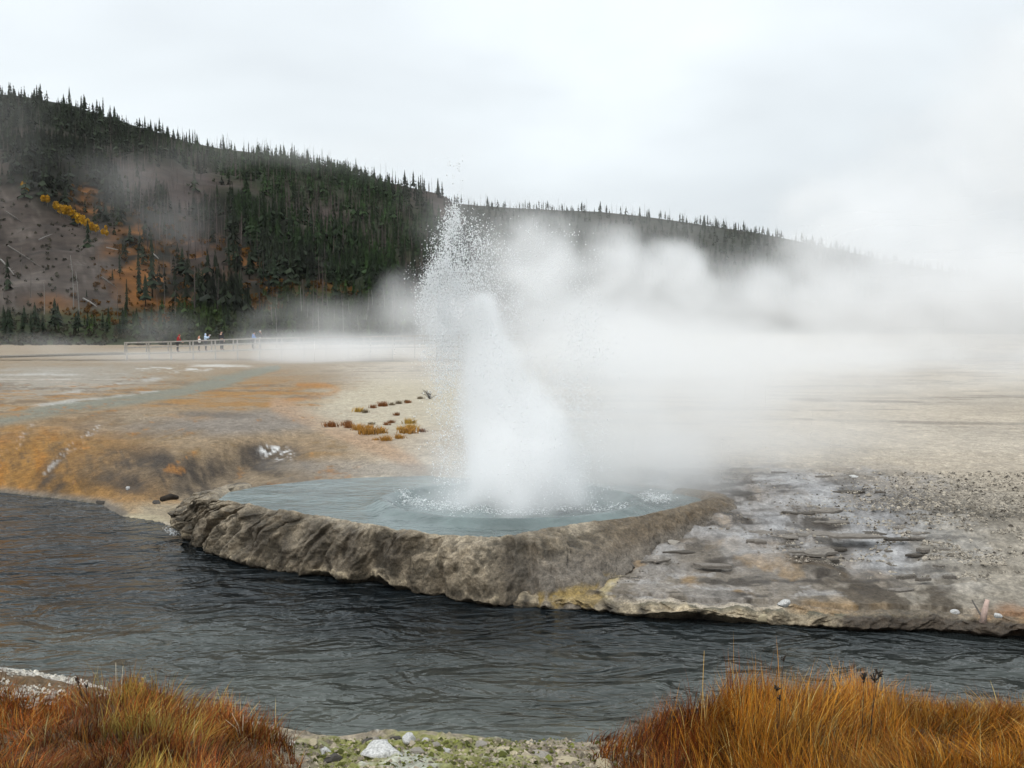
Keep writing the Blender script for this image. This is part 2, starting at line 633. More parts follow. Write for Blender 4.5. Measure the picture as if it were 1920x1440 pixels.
def ground_colour(V, df, dn, dp):
    X, Y = V[:, 0], V[:, 1]
    px, py = project(V)
    n1 = fbm(X * 0.35, Y * 0.16, seed=31, oct=5)
    n2 = fbm(X * 1.3, Y * 0.55, seed=37, oct=5)
    n3 = fbm(X * 4.0, Y * 2.6, seed=41, oct=4, gain=0.6)
    n4 = fbm(X * 9.0, Y * 7.0, seed=43, oct=3, gain=0.7)
    nz = 0.45 * n1 + 0.35 * n2
    cream = np.array((0.475, 0.405, 0.315))
    c = np.tile(cream, (len(V), 1)) * (1 + 0.14 * n1 + 0.16 * n2 + 0.16 * n3)[:, None]
    wet = np.zeros(len(V))
    streak = fbm(X * 0.22, Y * 0.9 + X * 0.1, seed=47, oct=5, gain=0.6)
    c = paint(c, (0.30, 0.265, 0.22), 0.75 * sstep(-0.05, 0.4, streak) * sstep(24, 36, Y))
    c = paint(c, (0.20, 0.155, 0.11), 0.6 * sstep(0.22, 0.42, streak + 0.4 * n2) * sstep(24, 36, Y))
    # --- left plain: grey-pink crust with orange mats
    left = sstep(760, 560, px + 60 * n1) * sstep(0, 0.3, df)
    c = paint(c, (0.295, 0.222, 0.142), 0.92 * left)
    c = paint(c, (0.35, 0.32, 0.27), 0.8 * blob(px, py, 90, 712, 210, 26, -3, 0.5, nz))
    c = paint(c, (0.52, 0.50, 0.46), 0.8 * sstep(0.15, 0.4, streak + 0.3 * n2) * blob(px, py, 60, 722, 220, 22, -3, 0.5, nz))
    orange = np.array((0.34, 0.175, 0.05))
    om = sstep(-0.05, 0.35, streak + 0.5 * n2)
    for cx_, cy_, rx, ry, rot, k in ((380, 735, 170, 16, -7, 0.7), (60, 776, 130, 9, -6, 0.9), (430, 750, 120, 9, -8, 0.8), (250, 762, 110, 6, -5, 0.6),
                                     (590, 724, 45, 3.5, 0, 1.4), (420, 770, 130, 12, -8, 0.6), (150, 745, 120, 7, -5, 0.45), (480, 700, 60, 6, -4, 0.7)):
        c = paint(c, orange, k * (0.35 + 0.65 * om) * blob(px, py, cx_, cy_, rx, ry, rot, 0.5, nz * 0.8))
    c = paint(c, (0.40, 0.18, 0.05), 0.8 * stroke(px, py, [(560, 722), (610, 722), (636, 731), (615, 740), (560, 748), (500, 758)], 4, 0.7, 0.4 * n2))
    c = paint(c, (0.35, 0.185, 0.055), 0.75 * left * sstep(0.05, 0.3, streak + .5 * n2 + .2 * n3) * sstep(700, 740, py))
    c = paint(c, (0.15, 0.10, 0.06), 0.6 * left * sstep(0.12, 0.36, -streak + .5 * n2 + .3 * n3) * sstep(690, 730, py))
    # green-grey hot runoff stream
    st = stroke(px, py, [(-200, 812), (0, 790), (120, 765), (250, 748), (340, 736), (420, 715), (470, 700), (520, 690)], [12, 12, 11, 10, 11, 12, 8, 5], 0.5, 0.45 * n2)
    c = paint(c, (0.175, 0.185, 0.14), 0.8 * st)
    wet = np.maximum(wet, 0.35 * st)
    # mound: ochre bacterial mat, streaked downslope
    md = blob(px, py, 40, 885, 260, 74, -6, 0.45, 0.6 * nz) * sstep(0.02, 0.3, df)
    down = fbm(X * 1.6 + Y * 0.9, (Y - X) * 0.25, seed=53, oct=5, gain=0.6)
    c = paint(c, np.array((0.30, 0.150, 0.035)), 0.95 * md)
    c = paint(c, (0.33, 0.14, 0.022), 0.8 * md * sstep(0.0, 0.4, down) * sstep(260, 60, px))
    c = paint(c, (0.12, 0.07, 0.028), 0.8 * md * sstep(0.02, 0.36, -down + 0.4 * n3))
    mid = blob(px, py, 420, 830, 330, 60, 0, 0.5, nz)
    c = paint(c, (0.30, 0.205, 0.115), 0.6 * mid * sstep(250, 420, px))
    c = paint(c, (0.20, 0.125, 0.05), 0.75 * mid * sstep(0.0, 0.4, n2 + 0.6 * n3))
    c = paint(c, (0.24, 0.215, 0.19), 0.75 * blob(px, py, 470, 792, 240, 22, -3, 0.5, nz))
    c = paint(c, (0.15, 0.13, 0.11), 0.75 * blob(px, py, 410, 778, 70, 6, 2, 0.5, nz))
    # dark drying mats
    dk = np.array((0.05, 0.04, 0.032))
    dz_ = np.maximum(blob(px, py, 330, 888, 170, 40, 6, 0.5, 0.7 * nz), blob(px, py, 500, 868, 80, 30, 8, .5, .7 * nz))
    c = paint(c, (0.17, 0.125, 0.08), 0.75 * dz_)
    c = paint(c, dk, 0.85 * dz_ * sstep(-.12, .25, down + .3 * n3))
    for cx_, cy_, rx, ry, rot, k in ((300, 875, 24, 32, 35, .75), (345, 885, 22, 36, 18, .85), (240, 905, 60, 14, 20, .6), (270, 915, 90, 20, 8, .55),
                                     (495, 862, 45, 26, 15, .85), (420, 880, 38, 24, 0, .6), (540, 845, 32, 12, 10, .5), (95, 880, 8, 42, 38, .7),
                                     (72, 890, 6, 30, 38, .6), (85, 905, 6, 20, 45, .7), (108, 918, 6, 22, 45, .7)):
        c = paint(c, dk, k * (0.55 + 0.45 * sstep(-0.3, 0.3, n3)) * blob(px, py, cx_, cy_, rx, ry, rot, 0.5, 0.6 * nz))
    c = paint(c, (0.70, 0.69, 0.67), 0.9 * blob(px, py, 515, 848, 34, 14, 8, 0.4, 0.6 * n3) * sstep(-0.1, 0.35, n3 + n4))
    c = paint(c, (0.62, 0.61, 0.58), 0.55 * sstep(-.1, .4, n3 + n4) * stroke(px, py, [(185, 800), (120, 850), (80, 890)], 5, 0.9, 1.6 * n3))
    c = paint(c, (0.62, 0.61, 0.58), 0.45 * sstep(-.1, .4, n3 + n4) * stroke(px, py, [(60, 800), (25, 840), (5, 850)], 5, 0.9, 1.6 * n3))
    # peach drainage band, cream flat to its right
    pb = stroke(px, py, [(520, 760), (600, 790), (650, 812), (720, 842), (770, 868), (790, 880)], [14, 16, 16, 16, 14, 10], 0.6, 0.35 * nz)
    c = paint(c, (0.42, 0.28, 0.175), 0.8 * pb)
    cf = blob(px, py, 760, 755, 170, 50, -4, 0.35, 0.35 * nz)
    c = paint(c, np.array((0.52, 0.455, 0.34)), 0.9 * cf)
    c = paint(c, (0.42, 0.33, 0.24), 0.5 * cf * sstep(0.15, 0.4, n4) * sstep(745, 775, py))
    c = paint(c, (0.27, 0.24, 0.205), 0.6 * blob(px, py, 700, 880, 180, 16, 2, 0.5, nz))
    # white deposits far back
    c = paint(c, (0.74, 0.73, 0.70), 0.65 * blob(px, py, 410, 686, 75, 3.0, 0, 0.5, 1.4 * nz + .2))
    c = paint(c, (0.70, 0.69, 0.66), 0.7 * blob(px, py, 330, 692, 60, 3, 0, 0.5, 1.9 * n2 + .5))
    c = paint(c, (0.70, 0.69, 0.66), 0.35 * blob(px, py, 140, 752, 100, 3, -7, 0.5, 1.9 * n2 + .5))
    for cx_, cy_ in ((285, 711), (225, 720), (140, 735), (270, 735), (330, 698)):
        c = paint(c, (0.50, 0.49, 0.46), 0.6 * blob(px, py, cx_, cy_, 18, 2.2, -3, 0.6, 1.6 * n2 + .8 * n3 + .2))
    # small warm patches over the left plain
    c = paint(c, (0.33, 0.15, 0.04), 0.8 * sstep(0.33, 0.5, n2 * 0.7 + n3 * 0.5) * left * sstep(690, 720, py))
    # beach
    bc = blob(px, py, 320, 962, 95, 20, 4, 0.45, 0.4 * nz) * sstep(0, 0.1, df)
    c = paint(c, (0.36, 0.295, 0.20), 0.8 * bc)
    c = paint(c, (0.45, 0.38, 0.25), 0.8 * blob(px, py, 270, 970, 40, 6, 4, 0.5, 0.4 * nz))
    c = paint(c, (0.10, 0.085, 0.07), 0.8 * stroke(px, py, [(-50, 922), (60, 930), (190, 945), (230, 962)], 9, 0.8, 0.5 * n3))  # painted shade: dark undercut line along the mound's waterline
    # --- right terrace: wet grey sinter, dark crusts, gravel
    wetm = blob(px, py, 1500, 990, 330, 110, 6, 0.4, 0.6 * nz)
    c = paint(c, np.array((0.245, 0.225, 0.21)), 0.9 * wetm)
    wet = np.maximum(wet, 0.75 * wetm * sstep(-0.25, 0.2, -n2 + 0.2))
    c = paint(c, (0.37, 0.36, 0.355), 0.9 * wetm * sstep(0.08, 0.3, -n2 + 0.25 * n3))
    scab = sstep(0.02, 0.24, n2 + 0.55 * n3)
    c = paint(c, (0.095, 0.08, 0.065), 0.9 * wetm * scab)
    c = paint(c, (0.055, 0.047, 0.038), 0.85 * wetm * sstep(0.24, 0.42, n2 + 0.6 * n3))
    c = paint(c, (0.30, 0.20, 0.10), 0.4 * wetm * sstep(0.2, 0.4, fbm(X * .8, Y * .8, seed=61)) * (1 - scab))
    gr = sstep(1620, 1760, px + (py - 1000) * 0.25 + 120 * n1) * sstep(885, 960, py) * sstep(0.2, 0.6, df)
    c = paint(c, np.array((0.27, 0.24, 0.195)), 0.8 * gr)
    c = c * (1 + 0.5 * gr * n4)[:, None]
    slope = blob(px, py, 1270, 1090, 330, 66, 4, 0.4, 0.4 * nz) * sstep(0.05, 0.2, df)
    c = paint(c, np.array((0.185, 0.158, 0.128)), 0.85 * slope * sstep(1600, 1500, px))
    c = paint(c, (0.30, 0.275, 0.25), 0.65 * slope * sstep(0.02, 0.3, -n2 + 0.5 * n3))
    c = paint(c, (0.075, 0.058, 0.04), 0.9 * blob(px, py, 1690, 1125, 190, 50, 4, 0.4, 0.5 * nz) * sstep(-0.3, 0.3, n3 + n2))
    c = paint(c, (0.32, 0.255, 0.17), 0.9 * stroke(px, py, [(960, 1126), (1160, 1146), (1310, 1160), (1480, 1164), (1560, 1168)], 13, 0.6, 0.5 * n2))
    c = paint(c, (0.24, 0.155, 0.03), 0.7 * stroke(px, py, [(1020, 1128), (1050, 1110), (1100, 1108), (1130, 1090), (1172, 1064)], [14, 24, 15, 8, 5], 0.6, 0.5 * n2 + 0.5 * n3))
    c = paint(c, (0.47, 0.38, 0.20), 0.8 * stroke(px, py, [(1130, 1140), (1130, 1110), (1160, 1080), (1180, 1062)], [12, 8, 5, 4], 0.6, 0.6 * n3))
    c = paint(c, (0.22, 0.085, 0.02), 0.8 * blob(px, py, 1905, 1165, 70, 26, 0, 0.5, 0.5 * n3 + .3 * n2))
    c = paint(c, (0.30, 0.17, 0.05), 0.6 * blob(px, py, 1560, 1150, 90, 22, 0, 0.5, 0.8 * n3))
    c = paint(c, (0.09, 0.07, 0.05), 0.55 * sstep(0.30, 0.5, n4 * .7 + n3 * .35) * sstep(0.1, .3, df) * sstep(60, 30, Y) * (0.35 + 0.65 * np.clip(left + wetm + slope, 0, 1)))
    # --- near bank
    rt = np.clip(wetm + slope, 0, 1)
    ln = fbm(X * 0.9 + .5 * n2, Y * 3.4, seed=63, oct=5, gain=.62)
    c = c * (1 + rt * (0.35 * n3 + 0.30 * n4 + .25 * n2))[:, None]
    c = paint(c, (0.055, 0.045, 0.036), 0.85 * rt * sstep(0.13, 0.30, ln) * sstep(-.3, .2, n2 + .3))
    c = paint(c, (0.40, 0.385, 0.37), 0.5 * rt * sstep(0.16, 0.34, -ln + .3 * n4))
    c = paint(c, (0.33, 0.20, 0.075), 0.5 * slope * sstep(.2, .4, fbm(X * 1.5, Y * 1.5, seed=67, oct=4)))
    c = c * (1 + np.clip(md + mid, 0, 1) * (0.35 * n3 + 0.25 * n4))[:, None]
    far_k = 0.76
    c = c * far_k
    nb = dn > -0.05
    cn = np.tile(np.array((0.27, 0.225, 0.165)), (len(V), 1)) * (1 + 0.35 * n3 + 0.25 * n4)[:, None]
    cn = paint(cn, (0.50, 0.47, 0.42), sstep(-2.3, -3.0, X) * sstep(0.9, 0.5, dn))
    cr_ = fbm(X * 2.6, Y * 3.4, seed=23, oct=4, gain=.6)
    cn = paint(cn, (0.52, 0.51, 0.48), 0.8 * sstep(0.12, 0.3, cr_ + .2 * n4) * sstep(.6, 1.0, 1.6 - np.abs(X + .9)))
    cn = paint(cn, (0.06, 0.055, 0.045), 0.7 * sstep(0.02, .10, cr_) * sstep(.18, .10, cr_))
    cn = paint(cn, (0.17, 0.18, 0.035), 0.75 * sstep(-0.1, 0.3, n2 + 0.5 * n3 + .1) * sstep(1.6, 0.9, np.abs(X + 0.7)))
    cn = paint(cn, (0.36, 0.36, 0.30), 0.9 * blob(px, py, 770, 1425, 50, 22, 0, 0.4, 0.5 * n3))
    cn = paint(cn, (0.09, 0.05, 0.02), 0.85 * np.maximum(sstep(1.1, 1.6, X), sstep(-2.0, -2.4, X) * sstep(0.35, 0.6, dn)))
    c = np.where(nb[:, None], cn, c)
    bed = (df < 0) & (dn < -0.05)
    c = np.where(bed[:, None], np.array((0.10, 0.09, 0.06)), c)
    return np.clip(c, 0.01, 0.85), wet


def build_ground():
    rows = np.concatenate([np.linspace(1.5, 7.6, 14), 1 / np.linspace(1 / 7.9, 1 / 160.0, 460), np.linspace(172, 420, 14)])
    u = np.concatenate([np.linspace(-2.2, -0.62, 40)[:-1], np.linspace(-0.62, 0.62, 760), np.linspace(0.62, 2.2, 40)[1:]])
    Y, U = np.meshgrid(rows, u, indexing='ij')
    X = U * (Y + 1.0)
    z, df, dn, dp = land(X, Y)
    V = np.stack([X.ravel(), Y.ravel(), z], -1)
    c, wet = ground_colour(V, df, dn, dp)
    me = make_mesh('ground', V, grid_faces(len(rows), len(u))[:, ::-1], [M_GROUND], c, True, None, {'wet': wet})
    g = tag(obj('ground', me), kind='structure')
    # wide base sheet to the horizon
    s = 6000.0
    base = make_mesh('terrain', [(-s * .28, -1300, -1.6), (s * .28, -1300, -1.6), (s * .28, 2500, -1.6), (-s * .28, 2500, -1.6)], [(0, 1, 2, 3)],
                     [simple_mat('far_soil', (0.22, 0.20, 0.16), 0.3, 0.02, 0.95, 0.1, 0)])
    tag(obj('terrain', base), kind='structure')
    return g


GROUND = build_ground()


# ---------------------------------------------------------------- river
def build_river():
    ys = np.concatenate([np.linspace(-6, 8, 12), np.linspace(8.2, 30, 130)])
    xs = np.linspace(-60, 60, 260)
    Y, X = np.meshgrid(ys, xs, indexing='ij')
    P = np.stack([X.ravel(), Y.ravel()], -1)
    dn = -seg_dist(P, near_w) * np.where(P[:, 1] < np.interp(P[:, 0], near_w[:, 0], near_w[:, 1]), 1, -1)
    shoal = sstep(4.5, 0.1, dn) * (0.75 + 0.4 * fbm(P[:, 0] * 0.8, P[:, 1] * 0.8, seed=71))
    z = 0.010 * fbm(P[:, 0] * 1.2, P[:, 1] * 2.0, seed=72, oct=3)
    V = np.stack([P[:, 0], P[:, 1], z], -1)
    me = make_mesh('river', V, grid_faces(len(ys), len(xs))[:, ::-1], [M_RIVER], None, True, None, {'shoal': np.clip(shoal, 0, 1)})
    tag(obj('river', me), kind='structure')


build_river()

# ---------------------------------------------------------------- pool water, with the ring wave pushed out by the eruption
JET = at_z(955, 952, POOL_Z)


def build_pool():
    n, m = 260, 90
    th = np.arange(n) / n * 2 * math.pi
    c = pool_w.mean(0)
    # radius of the pool edge per direction
    L = np.vstack([pool_w, pool_w[:1]])
    dense = np.vstack([a + (b - a) * t for a, b in zip(L[:-1], L[1:]) for t in np.linspace(0, 1, 30, endpoint=False)])
    ang = np.arctan2(dense[:, 1] - c[1], dense[:, 0] - c[0]) % (2 * math.pi)
    rad = np.hypot(dense[:, 0] - c[0], dense[:, 1] - c[1])
    o = np.argsort(ang)
    R = np.interp(th, ang[o], rad[o], period=2 * math.pi) + 0.16
    f = np.linspace(0.002, 1, m) ** 0.9
    X = c[0] + (f[:, None] * R[None]) * np.cos(th)
    Y = c[1] + (f[:, None] * R[None]) * np.sin(th)
    x, y = X.ravel(), Y.ravel()
    ex, ey = (x - JET[0]) / 2.35, (y - JET[1] - 0.25) / 2.0
    r = np.hypot(ex, ey) + 0.05 * fbm(x * 1.2, y * 1.2, seed=81)
    z = POOL_Z + 0.015 * fbm(x * 1.5, y * 1.5, seed=82, oct=4) + 0.14 * np.exp(-((r - 1) / 0.09) ** 2) - 0.05 * np.exp(-((r - 0.8) / 0.12) ** 2)
    z += 0.10 * sstep(0.75, 0.2, r) * (1 + 0.8 * fbm(x * 4, y * 4, seed=83))
    sh = sstep(1.35, 0.6, r) * 0.5
    V = np.stack([x, y, z], -1)
    me = make_mesh('pool_water', V, grid_faces(m, n, True), [M_POOL], None, True, None, {'shoal': sh})
    tag(obj('pool_water', me), kind='structure')


build_pool()


# ---------------------------------------------------------------- lofted sinter edges
def resample(P, n):
    P = np.asarray(P, float)
    d = np.r_[0, np.cumsum(np.linalg.norm(np.diff(P[:, :2], axis=0), axis=1))]
    s = np.linspace(0, d[-1], n)
    Q = np.stack([np.interp(s, d, P[:, k]) for k in range(3)], -1)
    k = 5
    ker = np.ones(2 * k + 1) / (2 * k + 1)
    pad = np.pad(Q, ((k, k), (0, 0)), mode='edge')
    return np.stack([np.convolve(pad[:, j], ker, 'valid') for j in range(3)], -1), s


def loft(name, crest, base, n, m, colour, amp=0.10, under=0.4, bulge=0.6, inner=0.30, inner_z=0.25, seed=90, lip=None, taper=False, calm=0.0):
    """a lumpy wall between a crest line and a base line, with an undercut below the base and an inner side"""
    C, _ = resample(crest, n)
    B, s = resample(base, n)
    out = B[:, :2] - C[:, :2]
    # outward direction: normal of the base line, smoothed
    tg = np.gradient(B[:, :2], axis=0)
    nr = np.stack([tg[:, 1], -tg[:, 0]], -1)
    nr /= np.linalg.norm(nr, axis=1)[:, None] + 1e-9
    a = np.linspace(-0.22, 1.30, m)
    e_ = np.linspace(0, 1, n)
    endw = sstep(0.0, 0.06, e_) * (sstep(1.0, 0.86, e_) if taper else 1.0)
    rows = []
    for t in a:
        if t < 0:                        # inner side, down into the pool
            q = -t / 0.22
            xy = C[:, :2] - nr * inner * q
            z = C[:, 2] - inner_z * q ** 1.6
        elif t <= 1:
            xy = C[:, :2] + out * (t ** (1 / (1 + 0.0)) * (1 - bulge) + bulge * (1 - (1 - t) ** 1.9))[..., None]
            z = lerp(C[:, 2], B[:, 2], t ** 1.25)
        else:
            q = (t - 1) / 0.30
            xy = B[:, :2] - nr * (under * q ** 0.7 * endw)[:, None]
            z = B[:, 2] - 0.45 * q
        rows.append(np.concatenate([xy, np.broadcast_to(z, (n,))[:, None]], 1))
    V = np.array(rows)
    S = np.broadcast_to(s, (m, n))
    Tt = np.broadcast_to(a[:, None], (m, n))
    x, y, z = V[..., 0], V[..., 1], V[..., 2]
    lump = fbm(x * 1.7, y * 1.7, z * 1.7, seed=seed, oct=4)
    fine = fbm(x * 6, y * 6, z * 6, seed=seed + 1, oct=4, gain=0.65)
    fine = fine + 0.5 * np.minimum(0, 0.35 - np.abs(fbm(x * 3.2, y * 3.2, z * 2.4, seed=seed + 9, oct=3)) * 3)
    drape = 1 - np.abs(fbm(S * 2.3 + 0.4 * fbm(S * 2, Tt * 2, seed=seed + 3), Tt * 0.6, seed=seed + 2, oct=4, gain=0.55)) * 2.2
    edge = np.clip(np.minimum((Tt + 0.22) / 0.2, (1.25 - Tt) / 0.15), 0, 1) * (0.35 + 0.65 * endw)[None]
    amp = amp * (1 - calm * sstep(0.3, 1.6, x))
    d = amp * (1.1 * lump + 0.36 * fine + 1.25 * (drape - .2) * sstep(0.0, 0.25, Tt)) * edge
    V[..., 0] += nr[None, :, 0] * d
    V[..., 1] += nr[None, :, 1] * d
    V[..., 2] += edge * amp * (0.9 * lump + 0.55 * fine) * np.where(Tt > 0.97, 0.9, 0.7)
    if lip is not None:                  # ragged lower lip with small caves
        V[..., 2] += lip * sstep(0.6, 1.0, Tt) * sstep(0.0, 0.5, fbm(S * 1.1, S * 0 + 1.5, seed=seed + 7, oct=3))
    Vf = V.reshape(-1, 3)
    col = colour(Vf, S.ravel(), Tt.ravel(), lump.ravel(), fine.ravel(), drape.ravel())
    return make_mesh(name, Vf, grid_faces(m, n)[:, ::-1], [M_RIM], np.clip(col, 0.01, 0.9))


CREST_PX = [(470, 906, .88), (420, 918, .90), (388, 930, .95), (402, 935, .95), (440, 941, .93), (500, 952, .93), (560, 962, .93), (620, 969, .93), (680, 982, .93),
            (740, 991, .92), (800, 1000, .92), (870, 1005, .92), (930, 1005, .92), (1000, 995, .93), (1060, 984, .93), (1120, 977, .94), (1200, 968, .95),
            (1260, 954, .98), (1310, 941, .99), (1340, 930, .99), (1325, 921, .97), (1270, 915, .94)]
BASE_PX = [(440, 908, .75), (385, 926, .6), (352, 950, .30), (320, 985, .10), (352, 1008, .07), (400, 1034, .07), (455, 1050, .07), (510, 1064, .07), (560, 1072, .07),
           (620, 1081, .07), (690, 1088, .07), (770, 1102, .07), (850, 1120, .07), (930, 1128, .06), (1000, 1132, .06), (1075, 1128, .10), (1165, 1085, .28),
           (1240, 1030, .48), (1310, 990, .66), (1385, 952, .80), (1400, 935, .86), (1330, 912, .92)]


def rim_colour(V, S, T, lump, fine, drape):
    px, py = project(V)
    c = np.tile(np.array((0.150, 0.120, 0.082)), (len(V), 1)) * (1 + 0.45 * lump + 0.5 * fine)[:, None]
    c = paint(c, (0.27, 0.222, 0.16), 0.9 * sstep(0.35, 0.85, drape) * sstep(0.15, -0.3, lump) * sstep(0.9, 0.3, T))
    c = paint(c, (0.36, 0.305, 0.225), 0.75 * sstep(0.24, 0.02, np.abs(T - 0.03)) * sstep(-0.3, 0.2, fbm(S * 1.3, S * 0, seed=95)))
    for cx_, w in ((555, 14), (830, 40), (890, 60), (700, 10), (430, 25)):
        c = paint(c, (0.33, 0.27, 0.19), 0.6 * np.exp(-((px - cx_ - 20 * fine) / w) ** 2) * sstep(1.0, 0.5, T))
    for cx_, w in ((725, 28), (475, 20), (600, 30), (660, 16), (530, 20), (960, 40)):
        c = paint(c, (0.055, 0.044, 0.032), 0.75 * np.exp(-((px - cx_ - 25 * lump) / w) ** 2) * sstep(0.0, 0.15, T) * sstep(1.05, 0.7, T))
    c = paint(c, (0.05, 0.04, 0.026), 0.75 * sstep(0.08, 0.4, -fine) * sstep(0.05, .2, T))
    c = paint(c, (0.38, 0.31, 0.21), 0.8 * sstep(0.12, 0.03, np.abs(T - 0.97)) * sstep(-0.1, 0.35, fine + 0.4 * lump) * sstep(1250, 1100, px))
    c = paint(c, (0.150, 0.128, 0.104), 0.85 * sstep(930, 1040, px) * sstep(0.2, 0.6, T))
    c = paint(c, (0.120, 0.088, 0.055), 0.8 * sstep(1060, 1200, px) * sstep(.75, .4, T))
    c = paint(c, (0.25, 0.165, 0.035), 0.7 * blob(px, py, 1062, 1116, 46, 15, -15, 0.5, 1.3 * fine))
    c = paint(c, (0.07, 0.056, 0.042), sstep(1.02, 1.12, T))  # undercut below the base: its shade is put into the colour
    return c


zpt = lambda L: [at_z(x, y, z) for x, y, z in L]
RB_ = zpt(BASE_PX)
for q_ in RB_:
    if q_[2] > .09 and q_[0] > 0:
        q_[2] -= .13                       # the right end runs into the terrace
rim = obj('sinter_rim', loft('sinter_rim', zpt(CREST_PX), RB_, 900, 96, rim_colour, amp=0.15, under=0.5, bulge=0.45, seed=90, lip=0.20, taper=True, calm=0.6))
tag(rim, 'lumpy grey-brown sinter wall curving round the steaming geyser pool above the dark river', 'geyser rim')

LEDGE_C = [(960, 1095, .235), (1050, 1101, .235), (1130, 1109, .235), (1230, 1120, .235), (1310, 1129, .235), (1400, 1131, .235), (1480, 1132, .235), (1540, 1138, .235), (1600, 1143, .235), (1680, 1142, .235), (1750, 1144, .235), (1840, 1152, .235), (1920, 1158, .235), (2150, 1170, .235), (2500, 1186, .235), (3200, 1204, .235)]
LEDGE_B = [(960, 1127, .07), (1050, 1133, .07), (1130, 1141, .07), (1230, 1152, .07), (1310, 1161, .07), (1400, 1163, .07), (1480, 1164, .07), (1540, 1170, .07), (1600, 1175, .07), (1680, 1174, .07), (1750, 1176, .07), (1840, 1184, .07), (1920, 1190, .07), (2150, 1202, .07), (2500, 1218, .07), (3200, 1236, .07)]



def ledge_colour(V, S, T, lump, fine, drape):
    px, py = project(V)
    c = np.tile(np.array((0.32, 0.26, 0.175)), (len(V), 1)) * (1 + 0.4 * lump + 0.6 * fine)[:, None]
    z_, df_, dn_, dp_ = land(V[:, 0], V[:, 1])
    gc_ = ground_colour(V, df_, dn_, dp_)[0]
    k_ = sstep(0.6, 0.2, T + 0.2 * lump)[:, None]
    c = c * (1 - k_) + gc_ * k_
    c = paint(c, (0.25, 0.165, 0.035), 0.6 * blob(px, py, 1075, 1124, 42, 12, 0, 0.5, 1.3 * fine))
    c = paint(c, (0.14, 0.11, 0.075), 0.8 * sstep(1530, 1600, px + 60 * fine))
    c = paint(c, (0.30, 0.15, 0.04), 0.7 * sstep(1780, 1860, px) * sstep(-0.2, 0.3, lump))
    c = paint(c, (0.050, 0.037, 0.026), 0.9 * sstep(1540, 1610, px + 50 * fine) * sstep(.15, .4, T + .3 * lump))
    c = paint(c, (0.20, 0.09, 0.025), 0.6 * sstep(1560, 1640, px) * sstep(.15, .4, lump))
    for cx_, w in ((1208, 8), (1313, 7), (1145, 22), (985, 8)):
        c = paint(c, (0.04, 0.034, 0.026), 0.9 * np.exp(-((px - cx_ - 10 * fine) / w) ** 2) * sstep(0.3, 0.7, T))
    c = paint(c, (0.07, 0.056, 0.042), sstep(1.02, 1.12, T))  # recess under the lip darkened, shade painted into the ledge colour
    return c


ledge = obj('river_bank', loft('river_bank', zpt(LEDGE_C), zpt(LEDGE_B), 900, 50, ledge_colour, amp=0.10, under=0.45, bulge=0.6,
                               inner=0.16, inner_z=0.16, seed=120, lip=0.13))
tag(ledge, kind='structure')

# ================================================================== THE HILLS
RIDGE_A = [(-1400, 40), (-900, 60), (-500, 110), (-200, 150), (0, 182), (60, 188), (150, 205), (230, 232), (300, 252), (345, 268), (420, 283), (500, 293), (580, 308),
           (640, 320), (700, 338), (760, 352), (815, 364), (840, 372), (860, 400), (885, 450), (920, 510), (970, 570), (1050, 612), (1150, 625)]
RIDGE_B = [(300, 330), (600, 350), (760, 372), (840, 382), (900, 388), (960, 392), (1040, 396), (1120, 399), (1200, 407), (1280, 418), (1360, 430), (1420, 439), (1480, 451),
           (1560, 468), (1650, 488), (1800, 515), (2000, 548), (2300, 575), (2800, 592), (3400, 600)]


class Hill:
    def __init__(self, ridge, y0, y1, back, shape, seed, rough):
        self.r = np.array(ridge, float)
        self.y0, self.y1, self.shape, self.seed, self.rough, self.back = y0, y1, shape, seed, rough, back

    def point(self, u, t):
        """u: bearing (photo px at the horizon), t: 0 foot .. 1 ridge, >1 falls away behind"""
        u, t = np.asarray(u, float), np.asarray(t, float)
        y1 = self.y1(u)
        zr = CAMZ + y1 * (612.0 - np.interp(u, self.r[:, 0], self.r[:, 1])) / FPX
        y = lerp(self.y0, y1, t)
        zt = np.clip(t, 0, 1)
        prof = self.shape(zt)
        x = (u - CX) / FPX * y
        z = 0.8 + np.maximum(zr - 0.8, 0.0) * prof
        # gullies and lumps, none at the foot or the ridge
        w = np.clip(zt * (1 - zt) * 4, 0, 1)
        z = z + self.rough * w * (fbm(x * 0.012, y * 0.008, seed=self.seed, oct=4) + 0.4 * fbm(x * 0.05, y * 0.03, seed=self.seed + 5, oct=3))
        over = np.maximum(t - 1, 0)
        z = z - over * (y1 - self.y0) * 0.35
        return np.stack([x, y, z], -1)


HA = Hill(RIDGE_A, 175.0, lambda u: np.interp(u, [-1400, 0, 400, 840, 1150], [700, 620, 640, 560, 330]), 0, lambda t: 0.35 * t + 0.65 * t ** 1.35, 201, 14.0)
HB = Hill(RIDGE_B, 420.0, lambda u: np.interp(u, [300, 840, 1500, 3400], [1150, 1100, 1050, 950]), 0, lambda t: t ** 1.2, 231, 16.0)


